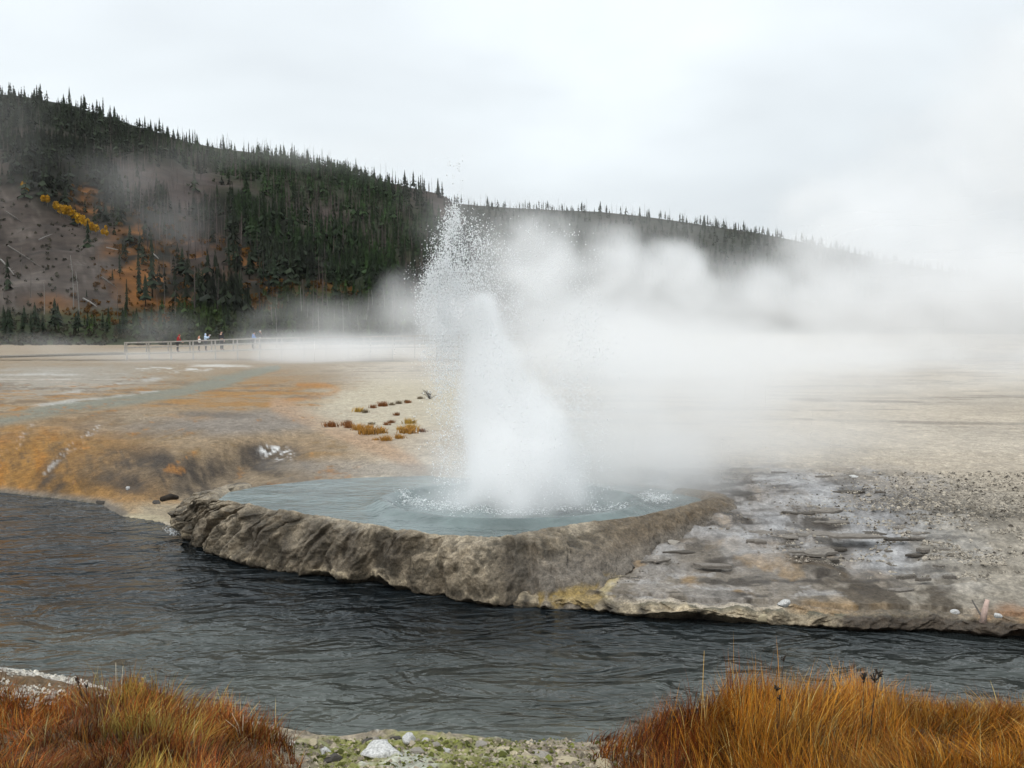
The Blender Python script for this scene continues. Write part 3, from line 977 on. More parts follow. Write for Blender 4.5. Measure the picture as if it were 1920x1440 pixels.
def hill_masks(V):
    """vegetation zones of the near hill, in terms of where they sit on the slope"""
    px, py = project(V)
    n = fbm(V[:, 0] * 0.03, V[:, 1] * 0.012, seed=251, oct=4)
    n2 = fbm(V[:, 0] * 0.10, V[:, 1] * 0.05, seed=257, oct=3)
    nz = 0.5 * n + 0.3 * n2
    ridge = np.interp(px, HA.r[:, 0], HA.r[:, 1])
    m = {}
    m['scree'] = np.maximum(blob(px, py, 40, 520, 190, 150, 25, 0.35, 0.4 * nz), blob(px, py, 190, 560, 130, 70, 20, 0.4, 0.4 * nz))
    m['top'] = sstep(75, 30, py - ridge + 30 * n) * sstep(420, 340, px)
    m['green'] = np.maximum.reduce([blob(px, py, 560, 335, 210, 40, 12, 0.4, nz), blob(px, py, 740, 420, 110, 45, 30, 0.4, nz),
                                    blob(px, py, 660, 500, 120, 50, 35, 0.4, nz), blob(px, py, 520, 430, 130, 36, 35, 0.4, nz)])
    m['dark'] = np.maximum.reduce([blob(px, py, 560, 500, 210, 60, 35, 0.4, nz), blob(px, py, 500, 580, 230, 40, 5, 0.4, nz), blob(px, py, 320, 580, 90, 60, 40, 0.4, nz),
                                   blob(px, py, 130, 330, 120, 60, 25, 0.4, nz), blob(px, py, 280, 430, 50, 80, 10, 0.4, nz), blob(px, py, 430, 410, 60, 50, 20, 0.4, nz)])
    m['orange'] = np.maximum.reduce([blob(px, py, 300, 490, 95, 62, 25, 0.4, nz), blob(px, py, 400, 522, 120, 20, 12, 0.4, nz), blob(px, py, 530, 540, 70, 14, 10, 0.4, nz),
                                     blob(px, py, 245, 540, 70, 34, 25, 0.4, nz), blob(px, py, 480, 572, 50, 12, 12, 0.4, nz), blob(px, py, 165, 375, 40, 22, 20, 0.4, nz), blob(px, py, 430, 470, 60, 14, 25, 0.4, nz), 0.8 * blob(px, py, 200, 585, 120, 22, 8, 0.4, nz), 0.8 * blob(px, py, 640, 545, 60, 10, 15, 0.4, nz)])
    m['foot'] = np.maximum(blob(px, py, 150, 628, 330, 42, 0, 0.4, 0.5 * nz), blob(px, py, 640, 600, 150, 60, 0, 0.4, 0.5 * nz))
    m['grey'] = np.maximum.reduce([blob(px, py, 640, 420, 180, 60, 25, 0.4, nz), blob(px, py, 420, 320, 120, 40, 15, 0.4, nz), blob(px, py, 330, 390, 120, 60, 30, 0.4, nz)])
    return px, py, m, n, n2


def build_hill(name, h, u0, u1, nu, nt, second=False):
    u = np.linspace(u0, u1, nu)
    t = np.concatenate([np.linspace(-0.02, 1, nt), np.linspace(1.1, 2.0, 8)])
    T, U = np.meshgrid(t, u, indexing='ij')
    V = h.point(U.ravel(), T.ravel())
    n = fbm(V[:, 0] * 0.03, V[:, 1] * 0.012, seed=251, oct=4)
    n2 = fbm(V[:, 0] * 0.15, V[:, 1] * 0.08, seed=253, oct=4)
    c = np.tile(np.array((0.034, 0.025, 0.019)), (len(V), 1)) * (1 + 0.6 * n2)[:, None]
    if not second:
        px, py, m, n, n2b = hill_masks(V)
        c = paint(c, (0.047, 0.037, 0.031), 0.9 * m['scree'])
        sk = fbm((V[:, 0] + V[:, 2] * 1.2) * 0.35, (V[:, 2] - V[:, 0] * .3) * 0.08, seed=259, oct=5, gain=.65)
        c = paint(c, (0.082, 0.068, 0.058), 0.7 * m['scree'] * sstep(.12, .4, sk))
        c = paint(c, (0.028, 0.022, 0.018), 0.8 * m['scree'] * sstep(.08, .4, -sk))
        c = paint(c, (0.048, 0.035, 0.031), 0.8 * m['grey'])
        c = paint(c, (0.010, 0.014, 0.007), 0.9 * m['top'])
        c = paint(c, (0.018, 0.027, 0.010), 0.85 * m['green'])
        c = paint(c, (0.006, 0.007, 0.004), 0.9 * m['dark'])
        c = paint(c, (0.125, 0.050, 0.011), 0.95 * m['orange'] * sstep(-0.35, 0.25, n2 + .6 * n))
        c = paint(c, (0.020, 0.028, 0.008), 0.9 * m['foot'])
    else:
        c = paint(c, (0.03, 0.036, 0.026), 0.6 + 0.4 * n)
    me = make_mesh(name, V, grid_faces(len(t), nu)[:, ::-1], [M_HILL], np.clip(c, 0.004, 0.5))
    return tag(obj(name, me), kind='structure')


build_hill('hill', HA, -1300, 1140, 420, 130)
build_hill('hill', HB, 320, 3300, 300, 70, True)


# ---------------------------------------------------------------- trees
def conifer_crown(h, w, tiers, arms, seed, low=0.12, ragged=0.35, col=(0.014, 0.022, 0.011)):
    r = np.random.default_rng(seed)
    V, T, C = [], [], []
    k = 0
    for i in range(tiers):
        f = i / (tiers - 1)
        z = h * lerp(low, 0.97, f)
        rad = w * (1 - f) ** 0.85 * (1 + ragged * r.uniform(-1, 1)) + 0.025 * h * 0.3
        drop = h / tiers * r.uniform(0.5, 1.1)
        a0 = r.uniform(0, 6.28)
        for j in range(arms):
            if r.random() < 0.13:
                continue
            a = a0 + j / arms * 6.283 + r.uniform(-0.25, 0.25)
            rr = rad * r.uniform(0.6, 1.15)
            wd = rr * r.uniform(0.28, 0.5)
            ca, sa = math.cos(a), math.sin(a)
            tip = (ca * rr, sa * rr, z - drop)
            m1 = (ca * rr * .55 - sa * wd, sa * rr * .55 + ca * wd, z - drop * .35)
            m2 = (ca * rr * .55 + sa * wd, sa * rr * .55 - ca * wd, z - drop * .35)
            top = (ca * 0.02, sa * 0.02, z + h / tiers * 0.55)
            V += [top, m1, tip, m2]
            T += [(k, k + 1, k + 2), (k, k + 2, k + 3)]
            g = r.uniform(0.65, 1.4)
            C += [np.array(col) * g] * 4
            k += 4
    V += [(0.02 * w, 0, h * .9), (-.02 * w, .02 * w, h * .9), (0, -.02 * w, h * .9), (0, 0, h * 1.06)]
    T += [(k, k + 1, k + 3), (k + 1, k + 2, k + 3), (k + 2, k, k + 3)]
    C += [np.array(col)] * 4
    return np.array(V), np.array(T), np.array(C)


def snag_mesh(h, r0, seed, stubs=7):
    r = np.random.default_rng(seed)
    mb = MB()
    lean = r.normal(0, 0.03, 2)
    zz = np.linspace(-0.4, h, 5)
    path = np.stack([lean[0] * zz + 0.02 * h * np.sin(zz / h * 3), lean[1] * zz, zz], -1)
    mb.tube(path, np.linspace(r0, r0 * 0.25, 5), 5)
    for i in range(stubs):
        f = r.uniform(0.35, 0.97)
        p = np.array([np.interp(f * h, zz, path[:, k]) for k in range(3)])
        a = r.uniform(0, 6.28)
        ln = h * 0.10 * (1.15 - f) * r.uniform(0.6, 1.6)
        q = p + np.array([math.cos(a) * ln, math.sin(a) * ln, ln * r.uniform(-0.3, 0.5)])
        mb.tube([p, q], [r0 * 0.28, r0 * 0.08], 3)
    return mb


crown_me, trunk_me = [], []
for i, (w, tiers, arms, rag) in enumerate([(.17, 13, 7, .3), (.13, 12, 6, .5), (.20, 11, 7, .3), (.11, 14, 6, .45), (.22, 10, 7, .5), (.15, 12, 6, .4)]):
    V, T, C = conifer_crown(1.0, w, tiers, arms, 300 + i, 0.10 + 0.08 * (i % 3), rag)
    crown_me.append(make_mesh('crown', V, T, [M_LEAF], C, False))
    mb = MB()
    mb.tube([(0, 0, -0.05), (0.004, 0, 0.4), (0, 0.003, 0.93)], [0.017, 0.012, 0.003], 6)
    trunk_me.append(mb.mesh('trunk', [M_BARK], True, False))
snag_me = [snag_mesh(1.0, 0.014, 330 + i, 6 + i).mesh('dead_tree', [M_SNAG], True, False) for i in range(5)]
psnag_me = [snag_mesh(1.0, 0.013, 350 + i, 5 + i).mesh('dead_tree', [M_PALESNAG], True, False) for i in range(3)]


def pine(P, h, label, group, kind=None, wscale=1.0):
    k = random.randrange(6) if kind is None else kind
    e = obj('pine_tree', None, None, P, random.uniform(0, 6.28), (h * wscale, h * wscale, h))
    e.empty_display_size = 0.3
    tag(e, label, 'tree', group)
    obj('trunk', trunk_me[k], e)
    obj('crown', crown_me[k], e)
    return e


def snag(P, h, label, group, pale=False):
    o = obj('dead_tree', random.choice(psnag_me if pale else snag_me), None, P, random.uniform(0, 6.28), (h, h, h))
    o.rotation_euler = (random.gauss(0, .03), random.gauss(0, .03), random.uniform(0, 6.28))
    return tag(o, label, 'dead tree', group)


def hill_at(h, px, py):
    """hill surface seen at a photo pixel (first hit going away from the camera)"""
    t = np.linspace(0.0, 1.0, 400)
    V = h.point(np.full(400, float(px)), t)
    qx, qy = project(V)
    i = np.argmax(qy <= py) if (qy <= py).any() else 399
    return V[i]


# skyline rows: individual trees, in clumps and gaps
def clumped(u0, u1, n, seed):
    r = np.random.default_rng(seed)
    c = np.sort(r.uniform(u0, u1, n // 3))
    u = c[r.integers(0, len(c), n)] + r.normal(0, 5.5, n)
    return np.where(r.uniform(0, 1, n) < .3, r.uniform(u0, u1, n), u)


for u in clumped(-30, 350, 85, 31):
    P = HA.point(u, random.uniform(0.95, 1.0))
    w3 = ('at the very left, where the skyline is highest', 'above the mist wisp on the dark slope', 'just before the skyline dips to smaller trees')[0 if u < 110 else 1 if u < 230 else 2]
    pine(P, random.choice((1, .8, .5)) * random.uniform(6, 12.5), 'dark ridge conifer ' + w3, 'ridge conifers ' + w3, None, random.uniform(.8, 1.5))
for u in clumped(350, 845, 70, 32):
    P = HA.point(u, random.uniform(0.955, 1.0))
    w3 = ('where the mist whitens the skyline', 'halfway down the sloping skyline', 'at the dark hill corner next to the top of the spray')[0 if u < 530 else 1 if u < 700 else 2]
    pine(P, random.uniform(4.0, 10.5), 'slim skyline conifer ' + w3, 'slim conifers ' + w3, None, random.uniform(.7, 1.3))
for u in clumped(290, 850, 70, 33):
    snag(HA.point(u, random.uniform(0.95, 1.0)), random.uniform(5, 12), 'bare grey dead tree on the skyline left of the water jet', 'dead trees on the near skyline', random.random() < .6)
for u in clumped(850, 1600, 80, 34):
    P = HB.point(u, random.uniform(0.98, 1.0))
    w3 = ('right of the spray top', 'above the middle billows', 'right of the dark gap in the steam')[0 if u < 1060 else 1 if u < 1330 else 2]
    pine(P, random.uniform(5, 12), 'tiny conifer on the far skyline ' + w3, 'far conifers ' + w3, None, random.uniform(.8, 1.4))
for u in clumped(850, 1600, 90, 35):
    w3 = ('right of the spray top', 'above the middle billows', 'right of the dark gap in the steam')[0 if u < 1060 else 1 if u < 1330 else 2]
    snag(HB.point(u, random.uniform(0.98, 1.0)), random.uniform(6, 14), 'thin bare trunk on the far skyline ' + w3, 'far dead trees ' + w3)

# trees one can pick out on the slope and at its foot
for px, py, h, k, lab in ((105, 622, 62, 2, 'bushy dark conifer at the hill foot, tallest of the clump left of the railing'),
                          (288, 560, 120, 1, 'tall blackish conifer with a bare lower trunk standing over the orange slope'),
                          (248, 462, 40, 2, 'small black conifer right below the yellow aspens'),
                          (214, 528, 22, 0, 'small round young conifer alone on the grey slope'),
                          (228, 520, 46, 1, 'thin dark conifer halfway up the edge of the grey slope'),
                          (240, 585, 62, 3, 'dark broken conifer with ragged branches low on the slope'),
                          (263, 560, 95, 3, 'thin black conifer just left of the tallest dark one'),
                          (275, 575, 60, 2, 'squat black conifer at the foot of the tallest dark one'),
                          (345, 520, 55, 2, 'dark conifer above the narrow orange strip'),
                          (275, 625, 40, 4, 'round dark green conifer behind the start of the railing'),
                          (165, 560, 14, 0, 'tiny conifer in the middle of the grey slope'),
                          (60, 630, 46, 0, 'mid green conifer at the hill foot near the left edge')):
    P = hill_at(HA, px, py)
    pine(P, h * P[1] / FPX, lab, None, k, 1.25 if k in (2, 4) else 0.9)
for i in range(46):
    px = random.uniform(-20, 720)
    P = hill_at(HA, px, random.uniform(604, 640))
    w3 = ('left of the railing', 'behind the people on the boardwalk', 'in the mist right of the people')[0 if px < 225 else 1 if px < 495 else 2]
    pine(P, random.uniform(2.5, 5.5), 'low green pine at the hill foot ' + w3, 'young pines ' + w3, random.choice((0, 2, 4)), 1.35)
for i in range(60):
    px = random.uniform(430, 780)
    py = 470 + random.uniform(-60, 90) + (px - 560) * 0.25
    P = hill_at(HA, px, py)
    w3 = ('at the upper left end of the dark slope band', 'in the middle of the dark slope band', 'at the right end of the dark slope band, over the rising mist')[0 if px < 540 else 1 if px < 660 else 2]
    pine(P, random.uniform(5, 9.5), 'dark green conifer ' + w3, 'conifers ' + w3, None, 1.1)
for px, py, h in ((190, 535, 62), (182, 480, 30), (200, 470, 30), (60, 560, 60), (30, 600, 48), (109, 560, 36), (310, 590, 70), (150, 600, 90), (140, 580, 100),
                  (10, 560, 70), (85, 590, 60), (300, 600, 46), (222, 600, 60), (330, 600, 60), (45, 520, 56)):
    P = hill_at(HA, px, py)
    snag(P, h * P[1] / FPX, 'thin bare dead trunk standing on the grey slope below the yellow aspens', 'dead trunks on the grey slope', px in (150, 140, 85))
for i in range(26):
    P = hill_at(HA, random.uniform(500, 790), random.uniform(590, 640))
    snag(P, random.uniform(3.5, 8), 'pale bare trunk at the hill foot right of the people on the boardwalk', 'pale trunks at the hill foot', True)

# fallen logs on the grey slope
log_mb = MB()
log_mb.tube([(-.5, 0, 0), (0, 0.01, 0.008), (.5, 0, 0)], [0.022, 0.018, 0.007], 6)
for a in (-.1, .15, .3):
    log_mb.tube([(a, 0, 0), (a + .04, .06 * (1 if a > 0 else -1), 0.05)], [0.006, 0.002], 3)
log_me = {p: log_mb.mesh('fallen_log', [m], True, False) for p, m in ((True, M_PALESNAG), (False, M_SNAG))}
for (x0, y0), (x1, y1), pale, lab in (((80, 455), (105, 444), True, 'pale fallen log, shortest, high on the grey slope'), ((8, 492), (32, 520), True, 'bleached fallen log leaning steeply at the left edge'),
                                      ((148, 500), (168, 503), True, 'short pale log lying level on the middle of the grey slope'), ((290, 478), (302, 490), True, 'short white log right of the tallest dark conifer'),
                                      ((20, 400), (48, 422), False, 'dark fallen log below the first yellow aspen'), ((22, 466), (80, 505), False, 'long dark log running down the grey slope'),
                                      ((205, 468), (250, 478), True, 'thin grey log lying level under the aspen line'), ((190, 522), (222, 546), False, 'dark log lying beside the small round conifer'),
                                      ((160, 565), (185, 580), True, 'grey log low on the grey slope'), ((30, 545), (50, 543), False, 'short dark log near the left edge')):
    A, B = hill_at(HA, x0, y0), hill_at(HA, x1, y1)
    if abs(A[1] - B[1]) > 25:
        B = at_y(x1, y1, A[1] + 3)
    d = Vector(B - A)
    o = obj('fallen_log', log_me[pale], None, (A + B) / 2 + np.array((0, -0.4, 0.5)))
    o.rotation_euler = d.to_track_quat('X', 'Z').to_euler()
    L = d.length
    o.scale = (L, min(L, 10), min(L, 10))
    tag(o, lab, 'log', 'fallen logs on the grey slope')

# aspens in autumn yellow
asp_c, asp_t = [], []
for i in range(4):
    r = np.random.default_rng(400 + i)
    n = 260
    p = r.normal(0, 1, (n, 3))
    p /= np.linalg.norm(p, axis=1)[:, None]
    p *= r.uniform(0.3, 1, (n, 1)) ** 0.6
    c0 = p * np.array((0.20, 0.20, 0.34)) + np.array((0, 0, 0.62))
    d1, d2 = r.normal(0, .035, (n, 3)), r.normal(0, .035, (n, 3))
    V = np.stack([c0 - d1, c0 + d2, c0 + d1, c0 - d2], 1).reshape(-1, 3)
    C = np.repeat(np.array((0.46, 0.25, 0.012)) * r.uniform(.6, 1.25, (n, 1)), 4, 0)
    asp_c.append(make_mesh('crown', V, np.arange(4 * n).reshape(-1, 4), [M_LEAF], C, False))
    mb = MB()
    mb.tube([(0, 0, -.05), (0.01, 0, .5), (0, 0, .9)], [0.016, 0.012, 0.004], 6)
    for k in range(4):
        a = r.uniform(0, 6.28)
        mb.tube([(0.005, 0, .35 + .1 * k), (math.cos(a) * .12, math.sin(a) * .12, .5 + .1 * k)], [0.006, 0.002], 4)
    asp_t.append(mb.mesh('trunk', [M_PALESNAG], True, False))
ASP = [(52, 362, 16), (58, 368, 14)] + [(88, 384, 14), (96, 390, 16)] + [(112 + 8.2 * i, 402 + 4.6 * i + (i % 3), 22 - abs(i - 4)) for i in range(10)] + [(198, 446, 12), (205, 447, 12), (204, 436, 10)]
for i, (px, py, h) in enumerate(ASP):
    P = hill_at(HA, px, py)
    h = h * P[1] / FPX * 1.35
    e = obj('aspen_tree', None, None, P, i * 1.7, (h * 1.1, h * 1.1, h))
    tag(e, 'bright yellow aspen, one of the lone pair highest on the grey slope' if i < 2 else
        ('bright yellow aspen between the lone high pair and the long yellow line' if i < 4 else
         ('bright yellow aspen at the lower right end, past a gap in the yellow line' if i > 13 else 'bright yellow aspen in the long slanting line on the left hillside')),
        'tree', ('high pair of aspens', 'second pair of aspens', 'long line of aspens', 'lower end aspens')[0 if i < 2 else 1 if i < 4 else 3 if i > 13 else 2])
    obj('trunk', asp_t[i % 4], e)
    obj('crown', asp_c[i % 4], e)


# the mass of the forest, which nobody could count
def scatter(h, n, accept, u0, u1, t0, t1, second=False):
    out, got = [], 0
    while got < n:
        u = rng.uniform(u0, u1, 6000)
        t = rng.uniform(t0, t1, 6000)
        V = h.point(u, t)
        keep = accept(V) > rng.uniform(0, 1, 6000)
        out.append(V[keep])
        got += keep.sum()
        if len(out) > 60:
            break
    return np.vstack(out)[:n]


def merge(protos, pos, hs, name, mat, cols=None, wmul=1.0, lean=0.0):
    Vs, Ts, Cs, off = [], [], [], 0
    for i, (p, h) in enumerate(zip(pos, hs)):
        V, T, C = protos[i % len(protos)]
        a = rng.uniform(0, 6.28)
        ca, sa = math.cos(a), math.sin(a)
        W = h * wmul * rng.uniform(0.8, 1.25)
        Q = np.stack([(V[:, 0] * ca - V[:, 1] * sa) * W, (V[:, 0] * sa + V[:, 1] * ca) * W, V[:, 2] * h], -1)
        if lean:
            Q[:, 0] += Q[:, 2] * rng.normal(0, lean)
        Vs.append(Q + p)
        Ts.append(T + off)
        Cs.append(C * (cols[i] if cols is not None else 1.0))
        off += len(V)
    return make_mesh(name, np.vstack(Vs), np.vstack(Ts), [mat], np.vstack(Cs), False)


def acc_a(V):
    px, py, m, n, n2 = hill_masks(V)
    d = 0.06 + 0.94 * np.maximum.reduce([m['top'], m['green'], m['dark'], 0.9 * m['foot']])
    return d * (1 - 0.9 * m['scree']) * (1 - 0.9 * m['orange']) * (1 - 0.55 * m['grey'])


low = [conifer_crown(1.0, w, 6, 5, 500 + i, 0.08, 0.4, (0.017, 0.024, 0.012)) for i, w in enumerate((.20, .16, .24, .18, .14))]
pa = scatter(HA, 4600, acc_a, -700, 930, 0.02, 0.97)
px_, py_, m_, n_, n2_ = hill_masks(pa)
tint = np.ones((len(pa), 3)) * rng.uniform(0.3, 1.2, (len(pa), 1))
tint = np.where((m_['green'] > .4)[:, None], tint * np.array((1.05, 1.45, .85)), tint)
tint = np.where((m_['foot'] > .4)[:, None], tint * np.array((1.5, 1.75, .8)), tint)
tint = np.where((m_['dark'] > .4)[:, None], tint * 0.75, tint)
hs = rng.uniform(3.5, 9.5, len(pa)) * np.where(m_['foot'] > .4, 0.5, 1.0)
tag(obj('forest', merge(low, pa, hs, 'forest', M_LEAF, tint, 1.55)), kind='stuff')

pb = scatter(HB, 2600, lambda V: 0.55 + 0.45 * fbm(V[:, 0] * .02, V[:, 1] * .01, seed=271), 600, 2300, 0.35, 0.99)
tag(obj('forest', merge(low, pb, rng.uniform(6, 11, len(pb)), 'forest', M_LEAF, np.ones((len(pb), 3)) * rng.uniform(.7, 1.3, (len(pb), 1)), 1.4)), kind='stuff')


def snag_simple(seed):
    r = np.random.default_rng(seed)
    mb = MB()
    mb.tube([(0, 0, -.05), (0.01, 0, .5), (0, .01, 1)], [0.016, 0.012, 0.004], 3)
    for k in range(6):
        f = r.uniform(.3, .95)
        a = r.uniform(0, 6.28)
        ln = 0.14 * (1.15 - f)
        mb.tube([(0.005, 0, f), (math.cos(a) * ln, math.sin(a) * ln, f + ln * .3)], [0.006, 0.003], 3)
    V = np.vstack(mb.V)
    Q = np.vstack(mb.Q)
    T = np.vstack([np.vstack(mb.T), Q[:, [0, 1, 2]], Q[:, [0, 2, 3]]])
    return V, T, np.ones((len(V), 3))


sn = [snag_simple(520 + i) for i in range(4)]
ps = scatter(HA, 1000, lambda V: 0.15 + 0.85 * hill_masks(V)[2]['grey'] - 0.6 * hill_masks(V)[2]['scree'], -400, 900, 0.05, 0.97)
g = rng.uniform(0.6, 1.5, (len(ps), 1)) * np.array((0.062, 0.049, 0.044))
tag(obj('dead_forest', merge(sn, ps, rng.uniform(5, 11, len(ps)), 'dead_forest', M_LEAF, g, 1.1, 0.04)), kind='stuff')

# low shrubs along the hill foot
sh = []
for i in range(3):
    r = np.random.default_rng(540 + i)
    n = 26
    p = r.normal(0, 1, (n, 3))
    p /= np.linalg.norm(p, axis=1)[:, None]
    c0 = p * np.array((.55, .55, .42)) * r.uniform(.5, 1, (n, 1)) + np.array((0, 0, .42))
    d1, d2 = r.normal(0, .2, (n, 3)), r.normal(0, .2, (n, 3))
    V = np.stack([c0 - d1, c0 + d2, c0 + d1], 1).reshape(-1, 3)
    sh.append((V, np.arange(3 * n).reshape(-1, 3), np.repeat(np.array((.028, .036, .011)) * r.uniform(.5, 1.4, (n, 1)), 3, 0)))
pq = scatter(HA, 2200, lambda V: np.clip(0.05 + hill_masks(V)[2]['foot'] + .25 * hill_masks(V)[2]['orange'] + .2 * hill_masks(V)[2]['scree'], 0, 1), -500, 900, -0.01, 0.6)
mq = hill_masks(pq)[2]
tq = np.where((mq['orange'] > .4)[:, None], np.array((3.2, 1.1, .4)), np.where((mq['scree'] > .4)[:, None], np.array((1.9, 1.35, 3.0)), np.array((1.0, 1.0, 1.0)))) * rng.uniform(.6, 1.3, (len(pq), 1))
tag(obj('shrub_cover', merge(sh, pq, rng.uniform(.7, 1.9, len(pq)) * np.where(mq['scree'] > .4, .6, 1.0), 'shrub_cover', M_LEAF, tq)), kind='stuff')

# ================================================================== BOARDWALK AND PEOPLE
BW_Y = 95.0
PXM = BW_Y / FPX


def bw(px, py, dy=0.0):
    return at_y(px, py, BW_Y + dy)


def deck_py(px):
    return np.interp(px, [-600, 0, 180, 300, 480, 1000], [678, 668.5, 663.5, 661, 654.5, 646])


board = obj('boardwalk', None, None, bw(238, 661))
tag(board, 'long grey wooden boardwalk with post and rail fence running behind the steam', 'boardwalk')
binv = -np.array(bw(238, 661))
mb = MB()
xs = np.linspace(-600, 1000, 41)
P0 = np.array([bw(x, deck_py(x)) for x in xs]) + binv
prof = np.array([(0, 0), (0, -0.14), (1.7, -0.14), (1.7, 0)])
V = (P0[:, None] + np.stack([np.zeros(4), prof[:, 0], prof[:, 1]], -1)[None]).reshape(-1, 3)
mb.add(V, grid_faces(len(xs), 4, True))
obj('deck', mb.mesh('deck', [M_WOOD], False, False), board)
post_mb = MB()
post_mb.box((0, 0, -0.05), (0.11, 0.11, 2.1))
post_me = post_mb.mesh('post', [M_WOOD], False, False)
spost_mb = MB()
spost_mb.box((0, 0, 0.42), (0.11, 0.11, 1.22))
spost_me = spost_mb.mesh('post', [M_WOOD], False, False)


def rail(px0, px1, up, dy, h=0.12):
    m = MB()
    A, B = bw(px0, deck_py(px0)) + binv + (0, dy, up), bw(px1, deck_py(px1)) + binv + (0, dy, up)
    pts = [bw(x, deck_py(x)) + binv + np.array((0, dy, up)) for x in np.linspace(px0, px1, max(2, int(abs(px1 - px0) / 40)))]
    V = []
    for p in pts:
        V += [p + (0, -.02, -h / 2), p + (0, .02, -h / 2), p + (0, .02, h / 2), p + (0, -.02, h / 2)]
    m.add(V, grid_faces(len(pts), 4, True), None)
    m.add(np.array(V)[[0, 1, 2, 3, -4, -3, -2, -1]], [(3, 2, 1, 0), (4, 5, 6, 7)])
    return m.mesh('rail', [M_WOOD], False, False)


for px0, dy in ((238, -0.10), (220, 1.78)):
    for up in (0.98, 0.52):
        obj('rail', rail(px0, 980, up, dy), board)
    k = 0
    while px0 + 41.5 * k < 980:
        x = px0 + 41.5 * k
        p = bw(x, deck_py(x)) + binv + np.array((0, dy + (0.07 if dy < 0 else 0.08), 0))
        obj('post', post_me if dy < 0 else spost_me, board, p)
        k += 1
# low kerb beam on the left part, beside the deck
m = MB()
pts = [bw(x, deck_py(x)) + binv + np.array((0, -.06, .06)) for x in (-600, 0, 180, 232)]
V = []
for p in pts:
    V += [p + (0, -.05, -.06), p + (0, .05, -.06), p + (0, .05, .06), p + (0, -.05, .06)]
m.add(V, grid_faces(4, 4, True))
obj('kerb_beam', m.mesh('kerb_beam', [M_WOOD], False, False), board)

CLOTH = {}


def cloth(name, c):
    if name not in CLOTH:
        CLOTH[name] = simple_mat(name, c, 0.2, 9.0, 0.9, 0.15, 0.2, 0.01)
    return CLOTH[name]


M_SKIN = simple_mat('skin', (0.48, 0.29, 0.21), 0.08, 20, 0.6, 0.3, 0)
M_HAIR = simple_mat('hair', (0.03, 0.022, 0.017), 0.3, 40, 0.7, 0.3, 0)


def skin_mesh(name, verts, edges, radii, mat, sub=1):
    me = bpy.data.meshes.new(name + '_skeleton')
    me.from_pydata([tuple(v) for v in verts], edges, [])
    o = bpy.data.objects.new(name + '_skeleton', me)
    COL.objects.link(o)
    md = o.modifiers.new('skin', 'SKIN')
    md.use_smooth_shade = True
    for i, r in enumerate(radii):
        me.skin_vertices[0].data[i].radius = (r, r) if np.isscalar(r) else r
        me.skin_vertices[0].data[i].use_root = (i == 0)
    if sub:
        o.modifiers.new('sub', 'SUBSURF').levels = sub
    dg = bpy.context.evaluated_depsgraph_get()
    out = bpy.data.meshes.new_from_object(o.evaluated_get(dg))
    bpy.data.objects.remove(o)
    out.name = name
    out.materials.clear()
    out.materials.append(mat)
    return out


